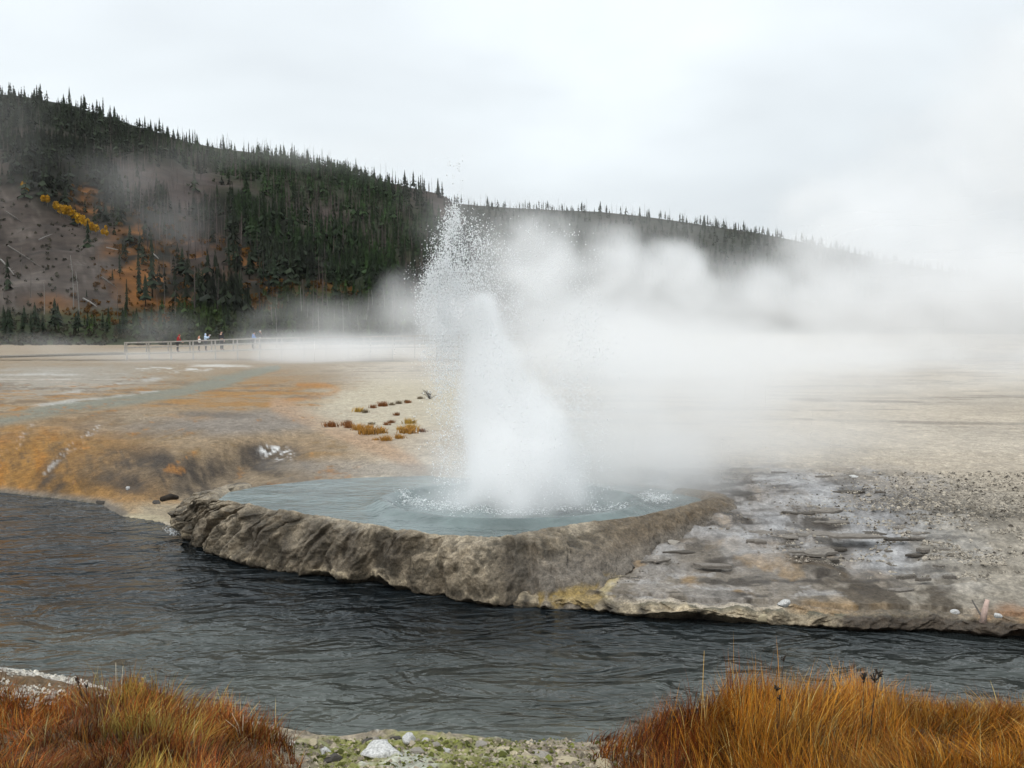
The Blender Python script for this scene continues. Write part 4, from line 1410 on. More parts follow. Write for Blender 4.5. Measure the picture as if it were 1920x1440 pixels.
def person(px, dy, label, jacket, trousers, h=1.7, face=0.0, lean=0.0, arms='down', head='hair', headmat=None, held=None):
    """standing figure: one continuous body (hands with fingers), jacket, trousers, hair or hood as its children"""
    base = bw(px, deck_py(px), dy)
    e = obj('person', None, None, base, face)
    tag(e, label, 'person')
    s = h / 1.75
    pel, spine, chest, neck = np.array((0, 0, .95)), np.array((.0, .02, 1.12)), np.array((.0, .03, 1.36)), np.array((0, .03, 1.50))
    headc, crown = np.array((0, .00, 1.60)), np.array((0, .01, 1.70))
    P = {'pel': pel, 'spi': spine, 'che': chest, 'nec': neck, 'hea': headc, 'cro': crown}
    R = {'pel': (.15, .11), 'spi': (.135, .10), 'che': (.155, .11), 'nec': .055, 'hea': .088, 'cro': .07}
    E = [('pel', 'spi'), ('spi', 'che'), ('che', 'nec'), ('nec', 'hea'), ('hea', 'cro')]
    P['nos'], R['nos'] = headc + np.array((0, -.10, -.01)), .018
    E.append(('hea', 'nos'))
    for sd in (-1, 1):
        L = 'L' if sd < 0 else 'R'
        P['hip' + L], R['hip' + L] = np.array((.09 * sd, 0, .88)), .092
        P['kne' + L], R['kne' + L] = np.array((.10 * sd, -.02, .49)), .062
        P['ank' + L], R['ank' + L] = np.array((.10 * sd, .02, .09)), .042
        P['toe' + L], R['toe' + L] = np.array((.11 * sd, -.15, .035)), .033
        E += [('pel', 'hip' + L), ('hip' + L, 'kne' + L), ('kne' + L, 'ank' + L), ('ank' + L, 'toe' + L)]
        P['sho' + L], R['sho' + L] = np.array((.19 * sd, .03, 1.42)), .06
        if arms == 'down':
            el, wr, f = np.array((.25 * sd, .05, 1.14)), np.array((.25 * sd, -.03, .90)), np.array((0, -.12, -1))
        elif arms == 'up':
            el, wr, f = np.array((.25 * sd, -.16, 1.20)), np.array((.08 * sd, -.34, 1.43)), np.array((-.3 * sd, -.3, 1))
        else:
            el, wr, f = np.array((.25 * sd, -.14, 1.17)), np.array((.17 * sd, -.38, 1.12)), np.array((0, -1, -.1))
        f = f / np.linalg.norm(f)
        P['elb' + L], R['elb' + L] = el, .045
        P['wri' + L], R['wri' + L] = wr, .03
        P['pal' + L], R['pal' + L] = wr + f * .07, .034
        E += [('che', 'sho' + L), ('sho' + L, 'elb' + L), ('elb' + L, 'wri' + L), ('wri' + L, 'pal' + L)]
        side = np.cross(f, np.array((sd * 1.0, 0.2, 0.1)))
        side /= np.linalg.norm(side)
        for q, (o_, ln) in enumerate(((-.027, .075), (-.009, .088), (.009, .082), (.027, .062))):
            P[f'fa{q}{L}'], R[f'fa{q}{L}'] = wr + f * (.10) + side * o_, .010
            P[f'fb{q}{L}'], R[f'fb{q}{L}'] = wr + f * (.10 + ln) + side * o_ * 1.2 + np.array((-.02 * sd, 0, 0)), .007
            E += [('pal' + L, f'fa{q}{L}'), (f'fa{q}{L}', f'fb{q}{L}')]
        P['tha' + L], R['tha' + L] = wr + f * .06 - side * .045, .011
        P['thb' + L], R['thb' + L] = wr + f * .10 - side * .06, .008
        E += [('pal' + L, 'tha' + L), ('tha' + L, 'thb' + L)]

    def bend(p):
        if lean and p[2] > .95:
            d = p - pel
            c, q = math.cos(lean), math.sin(lean)
            return pel + np.array((d[0], d[1] * c - d[2] * q, d[1] * q + d[2] * c))
        return p
    P = {k: bend(v) * s for k, v in P.items()}

    def sub(names, grow, ov=None):
        names = list(names)
        ed = [(names.index(a), names.index(b)) for a, b in E if a in names and b in names]
        rr = []
        for k in names:
            r = (ov or {}).get(k, R[k])
            rr.append(tuple((x + grow) * s for x in r) if not np.isscalar(r) else (r + grow) * s)
        return [P[k] for k in names], ed, rr
    obj('body', skin_mesh('body', *sub(P.keys(), 0), M_SKIN), e)
    up = ['che', 'spi', 'pel', 'nec'] + [k + L for L in 'LR' for k in ('sho', 'elb', 'wri')]
    obj('jacket', skin_mesh('jacket', *sub(up, .022, {'nec': .045, 'pel': (.155, .12)}), cloth(*jacket)), e)
    lo = ['pel'] + [k + L for L in 'LR' for k in ('hip', 'kne', 'ank')]
    obj('trousers', skin_mesh('trousers', *sub(lo, .018), cloth(*trousers)), e)
    for L in 'LR':
        obj('shoe', skin_mesh('shoe', *sub(['ank' + L, 'toe' + L], .012), cloth('shoe_leather', (.03, .025, .02))), e)
    if head == 'hood':
        V = [P['nec'], P['hea'] + np.array((0, .02, 0)), P['cro'] + np.array((0, .01, .01))]
        obj('hood', skin_mesh('hood', V, [(0, 1), (1, 2)], [.085 * s, .112 * s, .085 * s], cloth(*jacket)), e)
    else:
        V = [P['hea'] + np.array((0, .03, .0)), P['hea'] + np.array((0, .025, .05)), P['cro'] + np.array((0, .012, .012))]
        obj('hair', skin_mesh('hair', V, [(0, 1), (1, 2)], [.075 * s, .095 * s, .075 * s], headmat or M_HAIR), e)
    return e, P, s


def held_box(name, label, cat, e, off, size, mat):
    mb = MB()
    mb.box((0, 0, 0), size)
    o = obj(name, mb.mesh(name, [mat], False, False), None, Vector(e.location) + Vector(off), e.rotation_euler[2])
    return tag(o, label, cat)


R90 = math.pi / 2
person(333, .55, 'person in a red hooded jacket leaning on the boardwalk rail', ('red_cloth', (.33, .035, .035)), ('dark_trousers', (.03, .03, .035)), 1.72, R90, .35, 'fwd', 'hood')
p2, _, _ = person(373, .7, 'dark haired person in an orange jacket beside the light blue hooded one', ('orange_cloth', (.42, .11, .03)), ('dark_trousers', (.03, .03, .035)), 1.55, R90 * 1.2, .08, 'fwd')
mb = MB()
V, Q, T = tube([(0, 0, 0), (0, 0, .12), (0, 0, .3), (0, 0, .36)], [.08, .13, .12, .06], 10)
mb.add(V, Q, T)
mb.tube([(-.07, 0, .34), (-.05, 0, .46), (.05, 0, .46), (.07, 0, .34)], [.012] * 4, 6)
tag(obj('shoulder_bag', mb.mesh('shoulder_bag', [cloth('white_cloth', (.75, .74, .70))], True, False), None, Vector(p2.location) + Vector((.16, -.30, .80))),
    'white bag hanging at the side of the person in orange', 'bag')
p3, P3, s3 = person(386, .6, 'person in a light blue hooded jacket holding up a camera', ('light_blue_cloth', (.50, .62, .78)), ('dark_trousers', (.03, .03, .035)), 1.7, R90, .02, 'up', 'hood')
mb = MB()
mb.box((0, 0, 0), (.06, .11, .075))
mb.tube([(.03, 0, 0), (.08, 0, 0)], [.03, .028], 10)
tag(obj('camera_body', mb.mesh('camera_body', [cloth('pale_plastic', (.55, .58, .62))], False, False), None, Vector(p3.location) + Vector((.42, 0, 1.48))),
    'small pale camera held up by the light blue hooded person', 'camera')
person(416, .8, 'tall person dressed all in black standing upright on the boardwalk', ('black_cloth', (.012, .012, .016)), ('black_cloth', (.012, .012, .016)), 1.88, R90 * 1.7, 0, 'down')
p5, _, _ = person(474, .5, 'person in a mid blue jacket bending over the rail with a paper', ('blue_cloth', (.16, .28, .55)), ('dark_trousers', (.03, .03, .035)), 1.68, R90, .25, 'fwd')
mb = MB()
mb.box((0, 0, 0), (.02, .42, .30))
o = tag(obj('paper_map', mb.mesh('paper_map', [cloth('paper', (.8, .79, .76))], False, False), None, Vector(p5.location) + Vector((.62, 0, 1.02))),
        'white paper held out by the person in blue', 'map')
o.rotation_euler = (0, 0.9, 0)
person(488, .9, 'grey haired person in a dark grey jacket right of the one in blue', ('dark_grey_cloth', (.055, .055, .06)), ('dark_trousers', (.03, .03, .035)), 1.82, -R90, 0, 'down', 'hair',
       simple_mat('grey_hair', (.55, .54, .52), .2, 40, .7, .3, 0))

# ================================================================== STONES, TUFTS, CRUST PLATES
ICO = None


def ico(sub):
    import bmesh
    bm = bmesh.new()
    bmesh.ops.create_icosphere(bm, subdivisions=sub, radius=1.0)
    V = np.array([v.co[:] for v in bm.verts])
    T = np.array([[v.index for v in f.verts] for f in bm.faces])
    bm.free()
    return V, T


IV2, IT2 = ico(3)
IV1, IT1 = ico(1)


def rock_mesh(name, mat, seed, flat=0.6, rough=0.45):
    r = np.random.default_rng(seed)
    V = IV2.copy()
    for _ in range(16):
        d = r.normal(0, 1, 3)
        d /= np.linalg.norm(d)
        V -= np.maximum(0, V @ d - r.uniform(.45, .85))[:, None] * d
    n = fbm(V[:, 0] * 2.2, V[:, 1] * 2.2, V[:, 2] * 2.2, seed=seed, oct=4, gain=.6)
    V *= (1.15 + rough * .5 * n)[:, None]
    V[:, 2] = np.clip(V[:, 2], -0.5, 0.9) * flat
    return make_mesh(name, V, IT2, [mat], None, True)


ROCKS = [  # px, py, half width px, height m factor, material, label
    (716, 1412, 38, .38, M_WHITESTONE, 'jagged white sinter slab at the water edge, largest of the near bank stones'),
    (765, 1388, 20, .45, M_WHITESTONE, 'white crust lump on the tip of the mossy bank, furthest out in the river'),
    (745, 1386, 12, .5, M_DARKSTONE, 'small dark stone beside the white lump on the mossy tip'),
    (690, 1396, 18, .6, M_DARKSTONE, 'dark grey stone left of the white slab at the water edge'),
    (705, 1388, 10, .6, M_STONE, 'small grey stone behind the dark grey one at the water edge'),
    (800, 1392, 15, .5, M_WHITESTONE, 'pale crust piece right of the mossy tip'),
    (818, 1398, 10, .5, M_STONE, 'small grey piece right of the pale crust piece'),
    (785, 1408, 14, .4, M_STONE, 'grey crust piece inland of the mossy tip'),
    (876, 1392, 10, .9, M_TANSTONE, 'orange tan block standing at the water edge in the middle of the near bank'),
    (903, 1398, 15, .5, M_STONE, 'brown stone just right of the orange tan block'),
    (838, 1408, 10, .5, M_WHITESTONE, 'small white stone on green moss in the middle of the near bank'),
    (955, 1412, 26, .25, M_TANSTONE, 'flat tan ledge at the middle of the near bank'),
    (1010, 1418, 24, .25, M_STONE, 'flat grey brown ledge right of the flat tan one'),
    (1060, 1424, 22, .25, M_TANSTONE, 'flat tan piece left of the tall grass'),
    (1130, 1432, 26, .3, M_TANSTONE, 'yellowish stone at the foot of the tall grass'),
    (585, 1393, 14, .4, M_TANSTONE, 'pale stone at the tip of the reddish grass bank'),
    (624, 1424, 18, .5, M_DARKSTONE, 'dark stone at the bottom edge left of the white slab'),
    (612, 1410, 14, .5, M_WHITESTONE, 'white piece between the reddish grass and the dark stone'),
    (360, 848, 6, .8, M_WHITESTONE, 'small white stone on top of the orange mound beside the dark mats'),
    (240, 917, 6, .7, M_WHITESTONE, 'small white stone low on the orange mound'),
    (190, 943, 9, .6, M_DARKSTONE, 'black stone at the river edge below the orange mound'),
    (293, 942, 8, .6, M_DARKSTONE, 'dark stone on the little beach, left of the dark log'),
    (1470, 1134, 14, .7, M_WHITESTONE, 'white lump on the sinter shelf just above the river'),
    (1430, 1160, 12, .9, M_TANSTONE, 'tan cone of sinter on the river lip below the white lump'),
    (1602, 895, 9, .4, M_WHITESTONE, 'pale flat stone far back among the gravel'),
    (1790, 1148, 9, .5, M_WHITESTONE, 'pale stone on the gravel above the driftwood'),
    (1870, 1155, 12, .5, M_WHITESTONE, 'grey white stone right of the driftwood stump'),
    (1438, 842, 5, .8, M_TANSTONE, 'small orange stone alone on the misty plain'),
    (1262, 1018, 20, .35, M_STONE, 'flat brown slab lying on the outer slope of the rim'),
    (1080, 1012, 26, .35, M_STONE, 'rounded brown lump high on the slope right of the wall'),
    (1075, 1026, 10, .4, M_DARKSTONE, 'small dark stone under the rounded brown lump'),
    (1130, 1060, 60, .16, M_STONE, 'broad thin crust slab broken along its lower edge on the slope'),
]
for i, (px, py, hw, fl, mat, lab) in enumerate(ROCKS):
    P = on_ground(px, py, 0.4 if py > 1200 else 0.8)
    r = hw * np.linalg.norm(P - np.array((0, 0, CAMZ))) / FPX
    o = obj('rock', rock_mesh('rock', mat, 600 + 3 * i, fl), None, P + np.array((0, 0, 0.12 * r * fl)), random.uniform(0, 6.28), (r, r * random.uniform(.6, .9), r))
    tag(o, lab, 'rock')

# broken crust plates lying on the wet terrace: pieces of the ground
plates = []
M_CRUST = simple_mat('crust', (0.17, 0.15, 0.128), 0.6, 4.0, 0.85, 0.25, 0.9, 0.03)
M_DARKCRUST = simple_mat('dark_crust', (0.075, 0.064, 0.052), 0.6, 4.0, 0.8, 0.3, 0.9, 0.03)
for i in range(10):
    r = np.random.default_rng(700 + i)
    n = 22
    th = np.arange(n) / n * 6.283
    rad = 1 + .55 * fbm(np.cos(th) * 1.6, np.sin(th) * 1.6, seed=700 + i, oct=3) + r.uniform(-.10, .10, n)
    rim_ = np.stack([np.cos(th) * rad, np.sin(th) * rad, r.uniform(.15, .5, n)], -1)
    top = np.stack([np.cos(th) * rad * .72, np.sin(th) * rad * .72, r.uniform(.6, 1.1, n)], -1)
    bot = rim_ * np.array((1.03, 1.03, 0)) - (0, 0, 1.6)
    V = np.vstack([top, rim_, bot, [(0, 0, .9)]])
    i_ = np.arange(n)
    j_ = (i_ + 1) % n
    plates.append(make_mesh('crust_plate', V, [np.vstack([np.stack([i_ + n, j_ + n, j_, i_], -1), np.stack([i_ + 2 * n, j_ + 2 * n, j_ + n, i_ + n], -1)]),
                                               np.stack([i_, j_, np.full(n, 3 * n)], -1)], [M_DARKCRUST if i % 4 == 0 else M_CRUST], None, False))
PL = [(1545, 955, 34), (1500, 962, 26), (1560, 978, 32), (1470, 1002, 50), (1530, 1000, 44), (1600, 1004, 40), (1520, 1032, 46), (1560, 1028, 26), (1498, 1040, 12), (1590, 922, 30), (1610, 924, 16),
      (1625, 940, 14), (1660, 955, 16), (1680, 965, 14), (1670, 975, 16), (1690, 990, 20), (1710, 1000, 20), (1740, 1000, 16), (1720, 1008, 14), (1640, 1000, 30), (1660, 1030, 20),
      (1715, 1040, 14), (1730, 1030, 12), (1545, 1050, 22), (1430, 996, 26), (1350, 1003, 30), (1420, 1014, 22),
      (1460, 885, 12), (1550, 893, 16), (1570, 900, 12), (1760, 1060, 14), (1780, 1080, 12), (1770, 1030, 10),
      (1580, 970, 14), (1650, 922, 9), (1680, 1010, 20), (1700, 1080, 16), (1730, 1085, 14), (1690, 1105, 22), (1230, 1050, 30), (1290, 1034, 34), (1340, 1060, 26)]
for px, py, hw in PL:
    P = on_ground(px, py, 0.7)
    r = hw * P[1] / FPX * 0.9
    obj('crust_plate', random.choice(plates), GROUND, P + np.array((0, 0, 0.0)), random.uniform(-.35, .35) + random.choice((0, 3.14)),
        (r * random.uniform(1.0, 1.4), r * random.uniform(.35, .75), random.uniform(.010, .024)))


def scatter_ground(n, px0, px1, py0, py1, z0=0.8):
    px, py = rng.uniform(px0, px1, n), rng.uniform(py0, py1, n)
    z = np.full(n, z0)
    for _ in range(5):
        P = at_z(px, py, z)
        z = ground_z(P[:, 0], P[:, 1])
    return at_z(px, py, z), px, py


# gravel on the right
P, px, py = scatter_ground(60000, 1350, 2100, 885, 1185)
n2 = fbm(P[:, 0] * .8, P[:, 1] * .8, seed=77)
keep = rng.uniform(0, 1, len(P)) < sstep(1450, 1750, px + (py - 1000) * .3 + 160 * n2) * 0.9
P = P[keep & (ground_z(P[:, 0], P[:, 1]) > .15)]
r = rng.gamma(1.6, 0.0055, len(P)) + 0.005
gcol = np.array((.30, .265, .215)) * rng.uniform(.4, 1.5, (len(P), 1))
gcol[rng.uniform(0, 1, len(P)) < .12] = (.06, .05, .04)
OV = np.array([(1, 0, 0), (-.3, .95, 0), (-.6, -.8, 0), (.3, .2, .6), (-.2, -.1, .7)], float)
OT = np.array([(0, 1, 3), (1, 4, 3), (1, 2, 4), (2, 0, 4), (0, 3, 4)])


def merge_small(pos, size, proto, tri, col, name, mat, squash=None, offz=0.0):
    n, k = len(pos), len(proto)
    a = rng.uniform(0, 6.283, n)
    ca, sa = np.cos(a), np.sin(a)
    s2 = rng.uniform(.6, 1.2, n)
    px_ = proto[None, :, 0] * size[:, None]
    py_ = proto[None, :, 1] * (size * s2)[:, None]
    X = px_ * ca[:, None] - py_ * sa[:, None]
    Y = px_ * sa[:, None] + py_ * ca[:, None]
    Z = proto[None, :, 2] * size[:, None] * (1 if squash is None else squash)
    V = np.stack([X, Y, Z], -1) + pos[:, None]
    V[..., 2] += offz
    F = (tri[None] + (np.arange(n) * k)[:, None, None]).reshape(-1, tri.shape[1])
    return make_mesh(name, V.reshape(-1, 3), F, [mat], np.repeat(col, k, 0), False)


M_PEBBLE = attr_mat('pebbles', .2, 40, .9, .25)
tag(obj('gravel', merge_small(P, r * 1.4, OV, OT, gcol, 'gravel', M_PEBBLE)), kind='stuff')
P, px, py = scatter_ground(60000, 960, 1800, 885, 1170)
n2 = fbm(P[:, 0] * 1.3, P[:, 1] * .55, seed=37, oct=5)
n3 = fbm(P[:, 0] * 4.0, P[:, 1] * 2.6, seed=41, oct=4, gain=.6)
zz_, df_, dn_, dp_ = land(P[:, 0], P[:, 1])
keep = (df_ > .35) & (dp_ > .7) & (rng.uniform(0, 1, len(P)) < .75 * sstep(-.05, .3, n2 + .55 * n3) + .05) & ((px > 1330) | (py > 1010 + (1330 - px) * .25))
P = P[keep]
rc_ = np.array((.16, .138, .113)) * rng.uniform(.3, 1.9, (len(P), 1))
tag(obj('rubble', merge_small(P, rng.gamma(1.5, .007, len(P)) + .006, OV, OT, rc_, 'rubble', M_PEBBLE, .7)), kind='stuff')
# pale pebbles on the near left spit and the near bank
P, px, py = scatter_ground(5000, -60, 420, 1258, 1330, 0.2)
P2, _, _ = scatter_ground(2500, 540, 1200, 1385, 1450, 0.3)
P = np.vstack([P, P2])
P = P[ground_z(P[:, 0], P[:, 1]) > .03]
gc = np.where((P[:, 0] < -2)[:, None], np.array((.50, .465, .40)), np.where(rng.uniform(0, 1, (len(P), 1)) < .45, np.array((.13, .14, .03)), np.array((.34, .29, .215)))) * rng.uniform(.3, 1.3, (len(P), 1))
tag(obj('gravel', merge_small(P, rng.gamma(2, .006, len(P)) + .006, OV, OT, gc, 'gravel', M_PEBBLE)), kind='stuff')

# dark log on the beach, driftwood on the right
def stick(name, pts, radii, mat, label, cat, n=8):
    pts = np.array(pts)
    c = pts.mean(0)
    mb = MB()
    mb.tube(pts - c, radii, n)
    return tag(obj(name, mb.mesh(name, [mat], True, False), None, c), label, cat)


a, b = on_ground(304, 940, .4), on_ground(332, 937, .4)
stick('driftwood', [a + (0, 0, .05), (a + b) / 2 + (0, .05, .08), b + (0, 0, .05)], [.06, .075, .05], M_BARK, 'short black log lying on the little beach left of the sinter wall', 'driftwood')
a = on_ground(1843, 1160, .3)
stick('driftwood', [a + (0, 0, -.05), a + (.02, 0, .1), a + (.06, .02, .24)], [.045, .035, .025], simple_mat('pink_wood', (.45, .33, .28), .3, 20, .9, .2), 'pinkish broken stump of driftwood standing by the right river edge', 'driftwood')
a, b = on_ground(1822, 1142, .3), on_ground(1846, 1168, .3)
stick('driftwood', [a + (0, 0, .12), (a + b) / 2 + (0, 0, .07), b + (0, 0, .02)], [.008, .012, .014], M_SNAG, 'thin dark stick leaning against the pinkish driftwood stump', 'driftwood')


# ---------------------------------------------------------------- grass
def blades(root, h, w, lean, col, name, curve=1.0, seg=3, base=.65):
    """ribbons: root (n,3), height, width, lean vector (n,2), colour (n,3)"""
    n = len(root)
    a = rng.uniform(0, math.pi, n)
    side = np.stack([np.cos(a), np.sin(a) * .5, np.zeros(n)], -1)
    V, C = [], []
    for k in range(seg + 1):
        f = k / seg
        p = root + np.stack([lean[:, 0] * f ** 1.8, lean[:, 1] * f ** 1.8, h * (f - 0.12 * curve * f * f)], -1)
        wd = (w * (1 - f) ** .7 * .5)[:, None] * side
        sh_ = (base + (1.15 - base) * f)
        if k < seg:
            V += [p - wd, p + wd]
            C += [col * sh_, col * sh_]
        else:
            V += [p]
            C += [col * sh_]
    m = 2 * seg + 1
    V = np.stack(V, 1).reshape(-1, 3)
    C = np.stack(C, 1).reshape(-1, 3)
    o = (np.arange(n) * m)[:, None]
    Q = np.vstack([o + np.array([2 * k, 2 * k + 1, 2 * k + 3, 2 * k + 2]) for k in range(seg - 1)])
    T = o + np.array([2 * seg - 2, 2 * seg - 1, 2 * seg])
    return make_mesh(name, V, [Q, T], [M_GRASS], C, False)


def palette(n, cols, p):
    c = np.array(cols)[rng.choice(len(cols), n, p=p)]
    return c * rng.uniform(.65, 1.3, (n, 1))


RUST = [(.25, .070, .010), (.16, .036, .007), (.31, .13, .018), (.07, .024, .010), (.28, .19, .055), (.40, .31, .14)]
GOLD = [(.34, .138, .011), (.26, .080, .008), (.40, .195, .028), (.13, .042, .009), (.44, .32, .11), (.07, .028, .010)]


def bank_points(n, x0, x1, y0, y1, accept):
    out = []
    got = 0
    while got < n:
        x, y = rng.uniform(x0, x1, 20000), rng.uniform(y0, y1, 20000)
        z, df, dn, dp = land(x, y)
        P = np.stack([x, y, z], -1)
        k = rng.uniform(0, 1, 20000) < accept(x, y, dn, P)
        out.append(P[k])
        got += k.sum()
    return np.vstack(out)[:n]


# left: low rusty meadow grass on the bank
def acc_l(x, y, dn, P):
    px, py = project(P)
    edge = np.interp(px, [-400, 0, 120, 210, 240, 330, 450, 540, 560], [1290, 1300, 1312, 1322, 1300, 1325, 1360, 1395, 1440])
    cl = 0.35 + 0.65 * sstep(-.35, .2, fbm(x * 1.8, y * 1.8, seed=91, oct=3))
    return np.where((dn > .03) & (py > edge) & (px < 565), cl, 0)


PL_ = bank_points(24000, -5.2, -1.6, 6.4, 11.2, acc_l)
n = len(PL_)
cn_ = fbm(PL_[:, 0] * 1.5, PL_[:, 1] * 1.5, seed=93, oct=3)
col = palette(n, RUST, (.34, .24, .18, .12, .09, .03))
col = np.where((cn_ > .22)[:, None] & (rng.uniform(0, 1, n) < .6)[:, None], np.array((.36, .25, .05)) * rng.uniform(.6, 1.2, (n, 1)), col)
hh = rng.gamma(6, .032, n) * (1 + .6 * cn_)
LN = np.stack([fbm(PL_[:, 0] * 2.5, PL_[:, 1] * 2.5, seed=k, oct=3) for k in (115, 117)], -1) * .30 + rng.normal(0, .08, (n, 2)) + (.03, 0)
col = col * (0.5 + .8 * sstep(-.4, .35, fbm(PL_[:, 0] * 2.6, PL_[:, 1] * 2.6, seed=119, oct=3)))[:, None]
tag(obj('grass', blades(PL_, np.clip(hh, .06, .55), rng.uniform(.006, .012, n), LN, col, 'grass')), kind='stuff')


# right: tall golden grass
def acc_r(x, y, dn, P):
    px, py = project(P)
    cl = 0.3 + 0.7 * sstep(-.3, .25, fbm(x * 1.6, y * 1.6, seed=97, oct=3))
    return np.where((dn > .0) & (px > 1100), cl * sstep(1080, 1230, px + 70 * fbm(x * 3, y * 3, seed=98)), 0)


PR = bank_points(34000, .6, 6.2, 6.6, 10.4, acc_r)
n = len(PR)
px, py = project(PR)
cn_ = fbm(PR[:, 0] * 1.4, PR[:, 1] * 1.4, seed=99, oct=3)
hp = np.interp(px, [1110, 1180, 1300, 1380, 1500, 1600, 1750, 1920, 2200], [.18, .34, .62, .72, .62, .50, .40, .34, .30])
hh = hp * rng.normal(.82, .16, n) * (1 + .18 * cn_)
red = sstep(1420, 1250, px) * .75
col = palette(n, GOLD, (.38, .22, .18, .10, .08, .04))
rc = palette(n, RUST, (.30, .40, .06, .20, .03, .01)) * .8
col = np.where((rng.uniform(0, 1, n) < red)[:, None], rc, col)
tuft = fbm(PR[:, 0] * 4.5, PR[:, 1] * 4.5, seed=103, oct=2)
hh = hh * (1 + .35 * tuft) * np.where(rng.uniform(0, 1, n) < .3, rng.uniform(.4, .8, n), 1.0)
hh = np.where(rng.uniform(0, 1, n) < .012, hh * rng.uniform(1.1, 1.35, n), hh)
LN = np.stack([fbm(PR[:, 0] * 1.8, PR[:, 1] * 1.8, seed=k, oct=3) for k in (105, 107)], -1) * .38 + rng.normal(0, .09, (n, 2)) + (.05, 0)
bent = rng.uniform(0, 1, n) < .12
LN[bent] = LN[bent] * 1.5 + rng.normal(0, .25, (bent.sum(), 2))
hh[bent] *= .65
col = col * (0.55 + .75 * sstep(-.35, .35, tuft + .5 * cn_))[:, None]
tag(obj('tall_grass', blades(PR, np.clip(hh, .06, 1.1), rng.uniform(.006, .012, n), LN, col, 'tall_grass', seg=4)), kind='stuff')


# single stalks and dry weeds one can pick out
def stalks(name, px, py, h, k, spread, mat, label, cat, head=0.0, rad=.004):
    P = on_ground(px, py, .6)
    mb = MB()
    r = np.random.default_rng(int(px))
    for i in range(k):
        b = r.normal(0, .02, 2)
        t = b + r.normal(0, spread, 2)
        hh = h * (1 if i == 0 else r.uniform(.6, .95))
        pts = np.array([(b[0], b[1], -.03), (lerp(b[0], t[0], .3), lerp(b[1], t[1], .3), hh * .5), (t[0], t[1], hh)])
        mb.tube(pts, [rad, rad * .8, rad * .4], 5)
        if head:
            for q in range(9):
                d = r.normal(0, 1, 3)
                d /= np.linalg.norm(d)
                e = pts[2] + d * head * r.uniform(.5, 1)
                mb.tube([pts[2] - (0, 0, head * r.uniform(0, 1.2)), e], [rad * .6, rad * 1.6], 4)
    return tag(obj(name, mb.mesh(name, [mat], True, False), None, P), label, cat)


M_STRAW = simple_mat('pale_straw', (.58, .50, .36), .2, 30, .8, .2, 0)
M_GOLDS = simple_mat('golden_straw', (.42, .26, .08), .2, 30, .8, .2, 0)
stalks('dry_stalk', 220, 1318, .42, 2, .015, M_STRAW, 'pair of tall pale stalks rising above the gravel spit on the left bank', 'grass stalk')
stalks('dry_stalk', 268, 1325, .30, 2, .03, M_GOLDS, 'rusty seed stalk right of the pale stalks on the left bank', 'grass stalk', .02)
stalks('dry_stalk', 455, 1385, .28, 3, .07, M_STRAW, 'pale arching straw at the right end of the reddish bank grass', 'grass stalk')
stalks('dry_stalk', 1322, 1430, .98, 3, .03, M_GOLDS, 'tallest straw coloured stalk at the left end of the golden grass', 'grass stalk', 0, .005)
stalks('dry_weed', 1460, 1430, .86, 3, .05, M_BARK, 'dark dead weed stem poking above the top of the golden grass', 'weed', .03)
stalks('dry_weed', 1630, 1430, .76, 3, .05, M_BARK, 'dark weed with round dry seed heads above the golden grass', 'weed', .045)
stalks('dry_weed', 1245, 1430, .55, 3, .06, M_BARK, 'thin dark weed at the low left edge of the golden grass', 'weed', .01)
stalks('dry_weed', 160, 1322, .25, 3, .06, M_BARK, 'small dark weed on the gravel spit by the water', 'weed', .03)

# tufts on the cream flat behind the pool
TUFTS = [(622, 800, 15, 'r'), (652, 798, 14, 'r'), (655, 802, 10, 'r'), (672, 806, 16, 'o'), (692, 814, 22, 'o'), (712, 812, 16, 'o'), (765, 812, 20, 'o'), (772, 806, 16, 'y'), (790, 810, 10, 'r'),
         (672, 772, 12, 'y'), (700, 765, 9, 'r'), (718, 762, 13, 'r'), (744, 779, 8, 'r'), (733, 793, 8, 'r'), (725, 797, 8, 'r'), (693, 802, 8, 'o'), (768, 794, 14, 'y'), (752, 806, 10, 'y'),
         (735, 760, 8, 'g'), (748, 757, 8, 'g'), (765, 756, 8, 'r'), (788, 748, 7, 'g'), (725, 826, 14, 'o'), (748, 822, 12, 'o'), (705, 828, 10, 'o'), (685, 774, 9, 'g'), (697, 796, 7, 'g'), (762, 754, 6, 'g')]
tcol = {'r': (.20, .075, .02), 'o': (.36, .18, .035), 'y': (.40, .25, .05), 'g': (.16, .12, .07)}
tlab = {'r': 'small dark rust tuft on the cream flat behind the pool', 'o': 'small orange brown tuft at the near edge of the cream flat behind the pool', 'y': 'small golden tuft on the cream flat behind the pool',
        'g': 'thin grey brown tuft on the far side of the cream flat behind the pool'}
for px, py, hw, k in TUFTS:
    P = on_ground(px, py, 1.0)
    R_ = hw * P[1] / FPX * 1.2
    n = 110
    root = rng.normal(0, .33, (n, 3)) * np.array((R_, R_, 0))
    hgt = R_ * rng.uniform(.5, 1.1, n) * .8
    c = np.array(tcol[k]) * rng.uniform(.6, 1.3, (n, 1))
    me = blades(root, hgt, np.full(n, R_ * .09), rng.normal(0, R_ * .3, (n, 2)), c, 'grass_tuft', seg=2)
    tag(obj('grass_tuft', me, None, P), tlab[k], 'grass tuft', {'r': 'rust tufts', 'o': 'orange tufts', 'y': 'golden tufts', 'g': 'grey tufts'}[k] + ' on the cream flat')
